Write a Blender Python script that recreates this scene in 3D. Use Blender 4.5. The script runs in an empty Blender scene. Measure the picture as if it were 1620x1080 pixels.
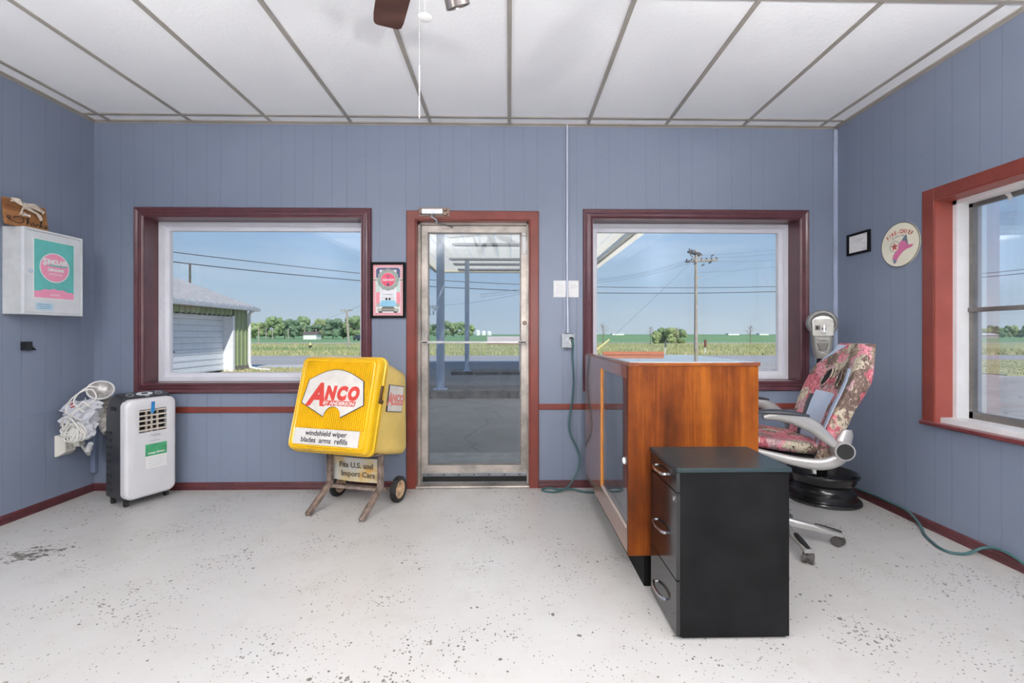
import bpy, bmesh, math, random
from mathutils import Vector, Matrix, noise
random.seed(7)
PI = math.pi
scn = bpy.context.scene
COL = scn.collection

# ------------------------------------------------------------ camera
H = 1.193
cam_d = bpy.data.cameras.new('camera'); cam = bpy.data.objects.new('camera', cam_d); COL.objects.link(cam)
cam.location = (0, 0, H); cam.rotation_euler = (PI/2, 0, -.0185)
cam_d.sensor_width = 36; cam_d.lens = 705.7*36/1620
cam_d.shift_x = (810-818.8)/1620; cam_d.shift_y = (528.5-540)/1620
cam_d.clip_start = .02; cam_d.clip_end = 3000
scn.camera = cam

# ------------------------------------------------------------ world, sun, lamps, exposure
def lin(c):
    c /= 255
    return c/12.92 if c <= .04045 else ((c+.055)/1.055)**2.4
def rgb(r, g, b): return (lin(r), lin(g), lin(b), 1)

W = bpy.data.worlds.new('sky'); scn.world = W; W.use_nodes = True
nt = W.node_tree; nt.nodes.clear()
def N(t, typ, **kw):
    n = t.nodes.new(typ)
    for k, v in kw.items(): setattr(n, k, v)
    return n
tc = N(nt, 'ShaderNodeTexCoord'); sep = N(nt, 'ShaderNodeSeparateXYZ'); nt.links.new(tc.outputs['Generated'], sep.inputs[0])
rmp = N(nt, 'ShaderNodeValToRGB')
E = rmp.color_ramp.elements
E[0].position = 0; E[0].color = rgb(192, 208, 220)
E[1].position = 1; E[1].color = rgb(96, 140, 200)
for p, c in ((.03, rgb(187, 205, 220)), (.10, rgb(172, 198, 222)), (.20, rgb(150, 184, 220)), (.30, rgb(132, 170, 214)), (.5, rgb(112, 154, 208))):
    e = E.new(p); e.color = c
nt.links.new(sep.outputs['Z'], rmp.inputs[0])
mp = N(nt, 'ShaderNodeMapping'); mp.inputs['Scale'].default_value = (1.6, 1.6, 9); mp.inputs['Rotation'].default_value = (.12, .1, 0)
nt.links.new(tc.outputs['Generated'], mp.inputs[0])
ns = N(nt, 'ShaderNodeTexNoise'); ns.inputs['Scale'].default_value = 1.7; ns.inputs['Detail'].default_value = 6; ns.inputs['Roughness'].default_value = .55
nt.links.new(mp.outputs[0], ns.inputs['Vector'])
cr = N(nt, 'ShaderNodeValToRGB'); cr.color_ramp.elements[0].position = .47; cr.color_ramp.elements[1].position = .78
nt.links.new(ns.outputs['Fac'], cr.inputs[0])
mul = N(nt, 'ShaderNodeMath', operation='MULTIPLY'); mul.inputs[1].default_value = .42
nt.links.new(cr.outputs[0], mul.inputs[0])
mx = N(nt, 'ShaderNodeMixRGB'); mx.inputs[2].default_value = rgb(208, 219, 232)
nt.links.new(mul.outputs[0], mx.inputs[0]); nt.links.new(rmp.outputs[0], mx.inputs[1])
bg = N(nt, 'ShaderNodeBackground'); bg.inputs[1].default_value = 1.0
wo = N(nt, 'ShaderNodeOutputWorld'); nt.links.new(mx.outputs[0], bg.inputs[0]); nt.links.new(bg.outputs[0], wo.inputs[0])

sd = bpy.data.lights.new('sun', 'SUN'); sd.energy = 4.4; sd.angle = .0095; sd.color = (1, .95, .87)
sun = bpy.data.objects.new('sun', sd); COL.objects.link(sun)
sun.rotation_euler = Vector((-.28, .70, -.66)).to_track_quat('-Z', 'Y').to_euler()

def area(name, loc, rot, sx, sy, power, color=(1, 1, 1)):
    d = bpy.data.lights.new(name, 'AREA'); d.shape = 'RECTANGLE'; d.size = sx; d.size_y = sy; d.energy = power; d.color = color
    o = bpy.data.objects.new(name, d); COL.objects.link(o); o.location = loc; o.rotation_euler = rot; return o
CZ = 2.8197
# added unseen fill fixtures and uplights behind the photographer, and the photographer's flash
FILL_FIX = [(-2.13, -.9), (.90, -.9), (-2.5, -2.7), (1.1, -2.7)]
for i, (x, y) in enumerate(FILL_FIX):
    area('added_fill_lamp', (x, y, CZ-.09), (0, 0, 0), .5, 1.1, 12, (1, .97, .94))
FILL_LAMPS = [(-1.9, -.45), (1.75, -.5)]
for x, y in FILL_LAMPS: area('added_uplight_lamp', (x, y, 1.80), (PI, 0, 0), .26, .26, 285, (1, .97, .94))  # added uplights, out of view, to brighten the ceiling
fl = bpy.data.lights.new('flash_lamp', 'POINT'); fl.energy = 110; fl.shadow_soft_size = .05; fl.color = (1, .98, .97)
flo = bpy.data.objects.new('flash_lamp', fl); COL.objects.link(flo); flo.location = (.41, -.14, 1.42)

scn.view_settings.view_transform = 'Standard'; scn.view_settings.look = 'None'
scn.view_settings.exposure = 0.0; scn.view_settings.gamma = 1.0; scn.view_settings.use_curve_mapping = False

# ------------------------------------------------------------ materials
MATS = {}
def base(name):
    m = bpy.data.materials.new(name); m.use_nodes = True
    return m, m.node_tree, m.node_tree.nodes['Principled BSDF']
def objco(t, scale=(1, 1, 1), rot=(0, 0, 0), world=False):
    if world:
        g = N(t, 'ShaderNodeNewGeometry'); o = g.outputs['Position']
    else:
        o = N(t, 'ShaderNodeTexCoord').outputs['Object']
    mp = N(t, 'ShaderNodeMapping'); mp.inputs['Scale'].default_value = scale; mp.inputs['Rotation'].default_value = rot
    t.links.new(o, mp.inputs[0]); return mp.outputs[0]
def nz(t, vec, scale=5, detail=4, rough=.5, dist=0):
    n = N(t, 'ShaderNodeTexNoise'); n.inputs['Scale'].default_value = scale; n.inputs['Detail'].default_value = detail
    n.inputs['Roughness'].default_value = rough; n.inputs['Distortion'].default_value = dist
    t.links.new(vec, n.inputs['Vector']); return n.outputs['Fac']
def ramp(t, fac, stops, interp='LINEAR'):
    r = N(t, 'ShaderNodeValToRGB'); e = r.color_ramp.elements; r.color_ramp.interpolation = interp
    while len(e) > 1: e.remove(e[-1])
    e[0].position = stops[0][0]; e[0].color = stops[0][1]
    for p, c in stops[1:]:
        q = e.new(p); q.color = c
    t.links.new(fac, r.inputs[0]); return r.outputs[0]
def g(v): return (v, v, v, 1)
def mixc(t, fac, a, b, blend='MIX'):
    m = N(t, 'ShaderNodeMixRGB', blend_type=blend)
    for i, v in ((0, fac), (1, a), (2, b)):
        if hasattr(v, 'is_output') or hasattr(v, 'links'): t.links.new(v, m.inputs[i])
        else: m.inputs[i].default_value = v
    return m.outputs[0]
def mth(t, op, a, b=None, clamp=False):
    m = N(t, 'ShaderNodeMath', operation=op); m.use_clamp = clamp
    for i, v in ((0, a), (1, b)):
        if v is None: continue
        if hasattr(v, 'links'): t.links.new(v, m.inputs[i])
        else: m.inputs[i].default_value = v
    return m.outputs[0]
def bump(t, p, h, strength=.3, dist=.01):
    b = N(t, 'ShaderNodeBump'); b.inputs['Strength'].default_value = strength; b.inputs['Distance'].default_value = dist
    t.links.new(h, b.inputs['Height']); t.links.new(b.outputs[0], p.inputs['Normal'])
def M(name, col, rough=.5, metal=0, var=.06, vs=6, coat=0, bmp=0, bs=60, spec=.5, alpha=None):
    """plain procedural material: colour with a soft noise variation"""
    if name in MATS: return MATS[name]
    m, t, p = base(name)
    v = objco(t)
    f = nz(t, v, vs, 5, .6)
    lo = tuple(c*(1-var*2) for c in col[:3])+(1,); hi = tuple(min(1, c*(1+var*2)) for c in col[:3])+(1,)
    t.links.new(ramp(t, f, [(.3, lo), (.7, hi)]), p.inputs['Base Color'])
    p.inputs['Roughness'].default_value = rough; p.inputs['Metallic'].default_value = metal
    p.inputs['Coat Weight'].default_value = coat; p.inputs['Coat Roughness'].default_value = .08
    p.inputs['Specular IOR Level'].default_value = spec
    if bmp: bump(t, p, nz(t, v, bs, 3, .6), bmp, .004)
    MATS[name] = m; return m

def wall_mat():
    m, t, p = base('blue_panelling')
    co = objco(t, world=True); s = N(t, 'ShaderNodeSeparateXYZ'); t.links.new(co, s.inputs[0])
    nrm = N(t, 'ShaderNodeNewGeometry'); sn = N(t, 'ShaderNodeSeparateXYZ'); t.links.new(nrm.outputs['True Normal'], sn.inputs[0])
    ax = mth(t, 'ABSOLUTE', sn.outputs['X'])
    sel = mth(t, 'GREATER_THAN', ax, .5)
    inv = mth(t, 'SUBTRACT', 1.0, sel)
    u = mth(t, 'ADD', mth(t, 'MULTIPLY', s.outputs['Y'], sel), mth(t, 'MULTIPLY', s.outputs['X'], inv))
    fr = mth(t, 'FRACT', mth(t, 'DIVIDE', mth(t, 'ADD', u, 10.05), 1.2192))
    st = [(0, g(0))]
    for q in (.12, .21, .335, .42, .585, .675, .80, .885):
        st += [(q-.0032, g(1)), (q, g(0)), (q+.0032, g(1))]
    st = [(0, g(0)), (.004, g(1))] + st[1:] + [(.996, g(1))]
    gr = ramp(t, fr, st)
    n1 = nz(t, co, 1.3, 4, .6); n2 = nz(t, objco(t, (60, 60, 2), world=True), 3, 3, .6)
    c = ramp(t, n1, [(.3, rgb(119, 128, 147)), (.7, rgb(126, 135, 153))])
    c = mixc(t, mth(t, 'MULTIPLY', n2, .12), c, rgb(115, 128, 150))
    c = mixc(t, mth(t, 'MULTIPLY', mth(t, 'SUBTRACT', 1.0, gr), .28), c, rgb(70, 75, 92))  # groove lines darkened in the colour, as shade in the V grooves
    # scuffs and nail holes
    sp = N(t, 'ShaderNodeTexVoronoi'); sp.inputs['Scale'].default_value = 4.2; t.links.new(co, sp.inputs['Vector'])
    spot = mth(t, 'LESS_THAN', sp.outputs['Distance'], .022)
    c = mixc(t, mth(t, 'MULTIPLY', spot, .5), c, rgb(60, 55, 60))
    t.links.new(c, p.inputs['Base Color']); p.inputs['Roughness'].default_value = .42
    h = mth(t, 'ADD', gr, mth(t, 'MULTIPLY', n2, .12))
    bump(t, p, h, .35, .002)
    return m
def floor_mat():
    m, t, p = base('painted_concrete_floor')
    co = objco(t, world=True)
    n1 = nz(t, co, .8, 5, .6); n2 = nz(t, co, 6, 5, .65)
    c = ramp(t, n1, [(.3, rgb(184, 181, 177)), (.72, rgb(197, 196, 194))])
    c = mixc(t, mth(t, 'MULTIPLY', ramp(t, n2, [(.52, g(0)), (.8, g(1))]), .25), c, rgb(156, 147, 135))
    def chips(scale, cl_scale, lo, hi, thr, off):
        w = nz(t, co, scale*1.1, 2, .5)
        vec = N(t, 'ShaderNodeVectorMath', operation='ADD'); t.links.new(co, vec.inputs[0]); vec.inputs[1].default_value = (off, off*2, 0)
        wv = N(t, 'ShaderNodeVectorMath', operation='MULTIPLY_ADD'); nn = N(t, 'ShaderNodeTexNoise'); nn.inputs['Scale'].default_value = scale*2.2
        t.links.new(vec.outputs[0], nn.inputs['Vector']); t.links.new(nn.outputs['Color'], wv.inputs[0]); wv.inputs[1].default_value = (.5/scale,)*3; t.links.new(vec.outputs[0], wv.inputs[2])
        v = N(t, 'ShaderNodeTexVoronoi'); v.inputs['Scale'].default_value = scale; t.links.new(wv.outputs[0], v.inputs['Vector'])
        sc = N(t, 'ShaderNodeSeparateColor'); t.links.new(v.outputs['Color'], sc.inputs[0])
        clus = ramp(t, nz(t, vec.outputs[0], cl_scale, 4, .65), [(lo, g(0)), (hi, g(1))])
        size = mth(t, 'MULTIPLY', mth(t, 'MULTIPLY', clus, thr), mth(t, 'POWER', sc.outputs[0], 2.0))
        return mth(t, 'LESS_THAN', v.outputs['Distance'], size)
    a = chips(38, 2.4, .41, .74, .50, 0)
    b = chips(84, 2.6, .38, .70, .64, 3.3)
    d = chips(12, 1.2, .45, .8, .26, 7.7)
    spots = mth(t, 'MAXIMUM', mth(t, 'MAXIMUM', a, b), d)
    # one big worn patch near the left wall
    rel = N(t, 'ShaderNodeVectorMath', operation='SUBTRACT'); t.links.new(co, rel.inputs[0]); rel.inputs[1].default_value = (-2.60, 2.47, 0)
    mp2 = N(t, 'ShaderNodeMapping'); mp2.inputs['Scale'].default_value = (4.2, 6.5, 1); mp2.inputs['Rotation'].default_value = (0, 0, .25)
    t.links.new(rel.outputs[0], mp2.inputs[0])
    ln = N(t, 'ShaderNodeVectorMath', operation='LENGTH'); t.links.new(mp2.outputs[0], ln.inputs[0])
    pn = nz(t, objco(t, (1, 2.2, 1), world=True), 14, 5, .75)
    patch = mth(t, 'GREATER_THAN', mth(t, 'SUBTRACT', pn, mth(t, 'MULTIPLY', ln.outputs['Value'], .2)), .44)
    spots = mth(t, 'MAXIMUM', spots, patch)
    # worn paint along the back wall
    sx = N(t, 'ShaderNodeSeparateXYZ'); t.links.new(co, sx.inputs[0])
    near = ramp(t, mth(t, 'DIVIDE', mth(t, 'SUBTRACT', sx.outputs['Y'], 3.2), .27, True), [(0, g(0)), (1, g(.12))])
    edge = mth(t, 'GREATER_THAN', mth(t, 'ADD', nz(t, objco(t, (1, 3, 1), world=True), 11, 4, .7), near), .72)
    spots = mth(t, 'MAXIMUM', spots, edge)
    dk = ramp(t, nz(t, co, 30, 2, .5), [(.3, rgb(48, 43, 38)), (.7, rgb(102, 92, 81))])
    c = mixc(t, mth(t, 'MULTIPLY', spots, .88), c, dk)
    t.links.new(c, p.inputs['Base Color'])
    t.links.new(ramp(t, n2, [(.3, g(.28)), (.7, g(.42))]), p.inputs['Roughness'])
    bump(t, p, mth(t, 'SUBTRACT', mth(t, 'MULTIPLY', n2, .5), mth(t, 'MULTIPLY', spots, .3)), .25, .004)
    return m
def tile_mat():
    m, t, p = base('ceiling_tile')
    co = objco(t, world=True)
    f = nz(t, objco(t, (1, 1, 1), world=True), 55, 5, .7)
    pits = mth(t, 'LESS_THAN', nz(t, objco(t, (1.6, 1, 1), (0, 0, .5), True), 120, 2, .8), .33)
    c = ramp(t, nz(t, co, 1.2, 3, .5), [(.3, rgb(225, 226, 229)), (.7, rgb(233, 234, 236))])
    c = mixc(t, mth(t, 'MULTIPLY', pits, .14), c, rgb(150, 146, 142))
    t.links.new(c, p.inputs['Base Color']); p.inputs['Roughness'].default_value = .85
    bump(t, p, f, .45, .004); return m
def wood_mat(name, stops, scale=1.0, axis='Z', rough=.25, coat=.6, rings=3.0, fine=.3):
    m, t, p = base(name)
    sc = {'X': (.12, 1, 1), 'Y': (1, .12, 1), 'Z': (1, 1, .12)}[axis]
    v = objco(t, tuple(s*scale for s in sc))
    n0 = nz(t, v, 5, 3, .5, .3)
    w = mth(t, 'FRACT', mth(t, 'MULTIPLY', n0, rings*3))
    w2 = ramp(t, w, [(0, g(.0)), (.6, g(1)), (1, g(0))])
    sf = {'X': (.02, 1, 1), 'Y': (1, .02, 1), 'Z': (1, 1, .02)}[axis]
    n1 = nz(t, objco(t, tuple(s*scale for s in sf)), 130, 3, .7)
    n2 = nz(t, objco(t, tuple(s*scale*1.0 for s in sc)), 9, 4, .6)
    # board to board changes
    sv = N(t, 'ShaderNodeSeparateXYZ'); t.links.new(N(t, 'ShaderNodeTexCoord').outputs['Object'], sv.inputs[0])
    bx = sv.outputs['X'] if axis != 'X' else sv.outputs['Z']
    wn = N(t, 'ShaderNodeTexWhiteNoise', noise_dimensions='1D'); t.links.new(mth(t, 'FLOOR', mth(t, 'MULTIPLY', bx, 9)), wn.inputs['W'])
    f = mth(t, 'ADD', mth(t, 'ADD', mth(t, 'MULTIPLY', w2, .14), mth(t, 'MULTIPLY', mth(t, 'ADD', n2, mth(t, 'MULTIPLY', mth(t, 'SUBTRACT', nz(t, objco(t, (1, 1, .5)), 7, 4, .6), .5), 1.1)), .5)), mth(t, 'ADD', mth(t, 'MULTIPLY', n1, fine), mth(t, 'MULTIPLY', wn.outputs[0], .14)))
    t.links.new(ramp(t, f, stops), p.inputs['Base Color'])
    p.inputs['Roughness'].default_value = rough; p.inputs['Coat Weight'].default_value = coat; p.inputs['Coat Roughness'].default_value = .06
    if rough > .4: p.inputs['Specular IOR Level'].default_value = .22
    bump(t, p, n1, .08, .002); MATS[name] = m; return m
def glass_mat(name, tint=(1, 1, 1, 1), refl=1.0, rough=0.0, haze=0.0):
    m = bpy.data.materials.new(name); m.use_nodes = True; t = m.node_tree; t.nodes.clear()
    tr = N(t, 'ShaderNodeBsdfTransparent'); tr.inputs[0].default_value = tint
    gl = N(t, 'ShaderNodeBsdfGlossy'); gl.inputs['Roughness'].default_value = rough; gl.inputs['Color'].default_value = (.95, .97, 1, 1)
    fr = N(t, 'ShaderNodeFresnel'); fr.inputs[0].default_value = 1.5
    geo = N(t, 'ShaderNodeNewGeometry')
    a = mth(t, 'MULTIPLY', fr.outputs[0], refl, True)
    ms = N(t, 'ShaderNodeMixShader'); t.links.new(a, ms.inputs[0]); t.links.new(tr.outputs[0], ms.inputs[1]); t.links.new(gl.outputs[0], ms.inputs[2])
    out = N(t, 'ShaderNodeOutputMaterial'); last = ms
    if haze:
        df = N(t, 'ShaderNodeBsdfDiffuse'); df.inputs[0].default_value = (.7, .72, .75, 1)
        v = objco(t, (6, 6, .6)); f = ramp(t, nz(t, v, 2.0, 5, .6), [(.35, g(0)), (.75, g(haze*2))])
        m2 = N(t, 'ShaderNodeMixShader'); t.links.new(f, m2.inputs[0]); t.links.new(ms.outputs[0], m2.inputs[1]); t.links.new(df.outputs[0], m2.inputs[2]); last = m2
    t.links.new(last.outputs[0], out.inputs[0]); return m
def emit_mat(name, col, s):
    m = bpy.data.materials.new(name); m.use_nodes = True; t = m.node_tree; t.nodes.clear()
    e = N(t, 'ShaderNodeEmission'); e.inputs[0].default_value = col; e.inputs[1].default_value = s
    o = N(t, 'ShaderNodeOutputMaterial'); t.links.new(e.outputs[0], o.inputs[0]); return m

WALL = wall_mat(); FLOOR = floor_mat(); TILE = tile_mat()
MAROON = M('maroon_paint', rgb(86, 46, 52), .32, var=.1, vs=9, coat=.25)
MAROON_D = M('maroon_baseboard_paint', rgb(88, 44, 48), .4, var=.15, vs=14, coat=.1)
RUST = M('rust_red_paint', rgb(120, 54, 44), .4, var=.07, vs=7)
RUST_L = M('salmon_red_paint', rgb(146, 72, 62), .4, var=.05, vs=7)
VINYL = M('white_vinyl', rgb(226, 226, 232), .35, var=.02)
WHITEP = M('white_paint', rgb(232, 232, 232), .4, var=.03)
CABW = M('cabinet_white', rgb(214, 217, 220), .35, var=.03, vs=12)
GRID = M('ceiling_grid_metal', rgb(150, 144, 137), .45, var=.08, vs=3)
ALU = M('aged_aluminium', rgb(178, 170, 162), .42, metal=.55, var=.22, vs=5)
ALU_D = M('dark_aluminium', rgb(120, 116, 114), .45, metal=.5, var=.15)
CHROME = M('chrome', rgb(215, 217, 220), .12, metal=1, var=.02)
STEEL = M('galvanised_steel', rgb(140, 144, 148), .42, metal=.8, var=.1, vs=30)
BLACK = M('black_laminate', rgb(20, 20, 21), .6, var=.22, vs=7, bmp=.05, spec=.12)
BLACKG = M('black_gloss', rgb(22, 22, 24), .16, var=.1, coat=.25)
BLACKM = M('black_matt', rgb(18, 18, 18), .7, var=.1)
RUBBER = M('black_rubber', rgb(36, 35, 34), .65, var=.2, vs=20, bmp=.2)
PAPER = M('paper', rgb(233, 232, 230), .7, var=.02)
INK = M('dark_ink', rgb(50, 50, 58), .6, var=.02)
GLASS = glass_mat('window_glass', (.985, .99, .99, 1), .55)
DOORGLASS = glass_mat('door_glass', (.93, .95, .97, 1), 1.0, haze=.012)
RGLASS = glass_mat('hazy_window_glass', (.96, .97, .98, 1), .35, haze=.04)

# ------------------------------------------------------------ mesh helpers
class MB:
    def __init__(s): s.bm = bmesh.new()
    def box(s, x0, x1, y0, y1, z0, z1, mat=None, bev=0, seg=2):
        r = bmesh.ops.create_cube(s.bm, size=1)
        vs = r['verts']
        for v in vs: v.co = Vector(((x0+x1)/2+v.co.x*(x1-x0), (y0+y1)/2+v.co.y*(y1-y0), (z0+z1)/2+v.co.z*(z1-z0)))
        if bev:
            es = list({e for v in vs for e in v.link_edges})
            r2 = bmesh.ops.bevel(s.bm, geom=es, offset=bev, segments=seg, affect='EDGES', profile=.5)
            vs = [v for v in r2['verts']] + [v for v in vs if v.is_valid]
            vs = list(set(vs))
        if mat is not None:
            for v in vs: v.co = mat @ v.co
        return s
    def bar(s, p0, p1, w, h, up=(0, 0, 1), bev=0):
        """rectangular bar from p0 to p1, w across, h along up"""
        p0 = Vector(p0); p1 = Vector(p1); d = p1-p0; L = d.length; d.normalize()
        up = Vector(up); sx = d.cross(up).normalized(); uz = sx.cross(d).normalized()
        m = Matrix((sx, d, uz)).transposed().to_4x4(); m.translation = (p0+p1)/2
        return s.box(-w/2, w/2, -L/2, L/2, -h/2, h/2, m, bev)
    def ring(s, c, ax, ay, r, n, rr=None):
        return [s.bm.verts.new(c + ax*(r*math.cos(2*PI*i/n)) + ay*((rr or r)*math.sin(2*PI*i/n))) for i in range(n)]
    def bridge(s, A, B):
        n = len(A)
        for i in range(n):
            try: s.bm.faces.new((A[i], A[(i+1) % n], B[(i+1) % n], B[i]))
            except ValueError: pass
    def cyl(s, p0, p1, r0, r1=None, n=20, cap=True):
        p0 = Vector(p0); p1 = Vector(p1); r1 = r0 if r1 is None else r1
        d = (p1-p0).normalized(); a = d.orthogonal().normalized(); b = d.cross(a)
        A = s.ring(p0, a, b, r0, n); B = s.ring(p1, a, b, r1, n); s.bridge(A, B)
        if cap: s.bm.faces.new(A[::-1]); s.bm.faces.new(B)
        return s
    def lathe(s, prof, c=(0, 0, 0), axis=(0, 0, 1), n=32, close=False):
        c = Vector(c); d = Vector(axis).normalized(); a = d.orthogonal().normalized(); b = d.cross(a)
        rings = [s.ring(c+d*z, a, b, max(r, .0002), n) for r, z in prof]
        for i in range(len(rings)-1): s.bridge(rings[i], rings[i+1])
        if close: s.bridge(rings[-1], rings[0])
        else:
            s.bm.faces.new(rings[0][::-1]); s.bm.faces.new(rings[-1])
        return s
    def tube(s, pts, r, n=8, closed=False, rad=None, flat=1.0):
        P = [Vector(p) for p in pts]; k = len(P); rings = []
        up = None
        for i in range(k):
            if closed: d = P[(i+1) % k]-P[i-1]
            else: d = P[min(i+1, k-1)]-P[max(i-1, 0)]
            if d.length < 1e-9: d = Vector((0, 0, 1))
            d.normalize()
            if up is None: up = d.orthogonal().normalized()
            a = (up - d*up.dot(d))
            a = a.normalized() if a.length > 1e-6 else d.orthogonal().normalized()
            up = a; b = d.cross(a)
            q = rad[i] if rad else r
            rings.append(s.ring(P[i], a, b, q, n, q*flat))
        for i in range(k-1): s.bridge(rings[i], rings[i+1])
        if closed: s.bridge(rings[-1], rings[0])
        else: s.bm.faces.new(rings[0][::-1]); s.bm.faces.new(rings[-1])
        return s
    def prism(s, pts, off, mat=None):
        """polygon pts (3d) extruded by vector off"""
        off = Vector(off); A = [s.bm.verts.new(Vector(p)) for p in pts]; B = [s.bm.verts.new(Vector(p)+off) for p in pts]
        s.bm.faces.new(A); s.bm.faces.new(B[::-1]); s.bridge(A[::-1], B[::-1])
        if mat is not None:
            for v in A+B: v.co = mat @ v.co
        return s
    def flat(s, pts2, y=0, t=.0006, mat=None):
        """polygon in the local x,z plane facing -y"""
        return s.prism([(x, y, z) for x, z in pts2], (0, -t, 0), mat)
    def rect(s, x0, x1, z0, z1, y=0, t=.0006): return s.flat([(x0, z0), (x1, z0), (x1, z1), (x0, z1)], y, t)
    def disc(s, cx, cz, r, y=0, t=.0006, n=40, rz=None, a0=0, a1=2*PI):
        return s.flat([(cx+r*math.cos(a0+(a1-a0)*i/n), cz+(rz or r)*math.sin(a0+(a1-a0)*i/n)) for i in range(n)], y, t)
    def annulus(s, cx, cz, r0, r1, y=0, t=.0006, n=48, closed=True):
        bm = s.bm; R = []
        for yy in (y, y-t):
            R.append([bm.verts.new((cx+r0*math.cos(2*PI*i/n), yy, cz+r0*math.sin(2*PI*i/n))) for i in range(n)])
            R.append([bm.verts.new((cx+r1*math.cos(2*PI*i/n), yy, cz+r1*math.sin(2*PI*i/n))) for i in range(n)])
        s.bridge(R[0], R[1]); s.bridge(R[2], R[3]); s.bridge(R[0], R[2]); s.bridge(R[1], R[3]); return s
    def strip(s, pts, w, y=0, t=.0006):
        """a pen stroke of width w through 2d points"""
        P = [Vector(p) for p in pts]
        L = []; Rr = []
        for i in range(len(P)):
            d = (P[min(i+1, len(P)-1)]-P[max(i-1, 0)])
            d = d.normalized() if d.length > 1e-9 else Vector((1, 0))
            nn = Vector((-d.y, d.x))*w/2; L.append(P[i]+nn); Rr.append(P[i]-nn)
        for i in range(len(P)-1):
            q = [L[i], L[i+1], Rr[i+1], Rr[i]]
            A = [s.bm.verts.new((v.x, y-t, v.y)) for v in q]
            try: s.bm.faces.new(A)
            except ValueError: pass
        return s
    def surf(s, fn, nu, nv, cu=False):
        V = [[s.bm.verts.new(Vector(fn(i/(nu if cu else nu-1), j/(nv-1)))) for j in range(nv)] for i in range(nu)]
        for i in range(nu if cu else nu-1):
            for j in range(nv-1):
                i2 = (i+1) % nu
                s.bm.faces.new((V[i][j], V[i2][j], V[i2][j+1], V[i][j+1]))
        return V
    def loft(s, rings, cap=True, closed=True):
        R = [[s.bm.verts.new(Vector(p)) for p in r] for r in rings]
        for i in range(len(R)-1): s.bridge(R[i], R[i+1])
        if cap: s.bm.faces.new(R[0][::-1]); s.bm.faces.new(R[-1])
        return s
    def blob(s, c, r, amp=.2, fr=2.0, sub=2, sc=(1, 1, 1), seed=0):
        q = bmesh.ops.create_icosphere(s.bm, subdivisions=sub, radius=1)
        for v in q['verts']:
            n = noise.noise(v.co*fr+Vector((seed*3.1, seed*1.7, seed)))
            v.co = Vector(c)+Vector((v.co.x*sc[0], v.co.y*sc[1], v.co.z*sc[2]))*r*(1+amp*n*2)
        return s

def setp(o, label=None, cat=None, group=None, kind=None):
    if label: o['label'] = label
    if cat: o['category'] = cat
    if group: o['group'] = group
    if kind: o['kind'] = kind
    return o
def rmat(loc, rz=0): return Matrix.Translation(Vector(loc)) @ Matrix.Rotation(rz, 4, 'Z')
def obj(name, mb, mat, parent=None, smooth=False, world=False, mod=None, xf=None, angle=.6):
    """link a mesh; world=True means vertices are in world coordinates"""
    bm = mb.bm
    if xf is not None: bm.transform(xf)
    if world and parent is not None: bm.transform(WM[parent.name].inverted())
    bmesh.ops.recalc_face_normals(bm, faces=bm.faces)
    me = bpy.data.meshes.new(name); bm.to_mesh(me); bm.free()
    if mat: me.materials.append(mat)
    if smooth:
        for p in me.polygons: p.use_smooth = True
        try: me.set_sharp_from_angle(angle=angle)
        except Exception: pass
    o = bpy.data.objects.new(name, me); COL.objects.link(o)
    if parent is not None: o.parent = parent
    WM[o.name] = WM[parent.name] if parent is not None else Matrix.Identity(4)
    if mod:
        for k in mod:
            md = o.modifiers.new(k, 'SUBSURF'); md.levels = 2; md.render_levels = 2
    return o
WM = {}
def thing(name, label, cat, loc=(0, 0, 0), rz=0, group=None):
    o = bpy.data.objects.new(name, None); COL.objects.link(o); o.location = loc; o.rotation_euler = (0, 0, rz)
    o.empty_display_size = .1; WM[o.name] = rmat(loc, rz)
    return setp(o, label, cat, group)
def single(name, mb, mat, label, cat, loc=(0, 0, 0), rz=0, group=None, smooth=False, world=False, **k):
    """a thing that is one mesh, built in local coordinates at loc"""
    if world: mb.bm.transform(rmat(loc, rz).inverted())
    o = obj(name, mb, mat, None, smooth, **k); o.location = loc; o.rotation_euler = (0, 0, rz); WM[o.name] = rmat(loc, rz)
    return setp(o, label, cat, group)
def struct(name, mb, mat, parent=None, smooth=False):
    o = obj(name, mb, mat, parent, smooth)
    return setp(o, kind='structure')
FR = {}
def text(s, size, mat, parent, name, x=0, z=0, y=0, bold=0, shear=0, t=.0006, align='CENTER', sx=1, rot=0, xf=None, spacing=1, world=False):
    cu = bpy.data.curves.new('tmp', 'FONT'); cu.body = s; cu.size = size; cu.offset = bold; cu.shear = shear; cu.align_x = align
    cu.extrude = t/2; cu.space_character = spacing; cu.resolution_u = 3
    o = bpy.data.objects.new('tmp', cu); COL.objects.link(o)
    dg = bpy.context.evaluated_depsgraph_get(); me = bpy.data.meshes.new_from_object(o.evaluated_get(dg))
    bpy.data.objects.remove(o); bpy.data.curves.remove(cu)
    bm = bmesh.new(); bm.from_mesh(me); bpy.data.meshes.remove(me)
    # xy text plane -> local xz plane facing -y
    m = Matrix.Translation((x, y, z)) @ Matrix.Rotation(PI/2, 4, 'X') @ Matrix.Rotation(rot, 4, 'Z') @ Matrix.Diagonal((sx, 1, 1, 1))
    if xf is not None: m = xf @ m
    bm.transform(m); mb = MB(); mb.bm.free(); mb.bm = bm
    return obj(name, mb, mat, parent, world=world)
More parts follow.
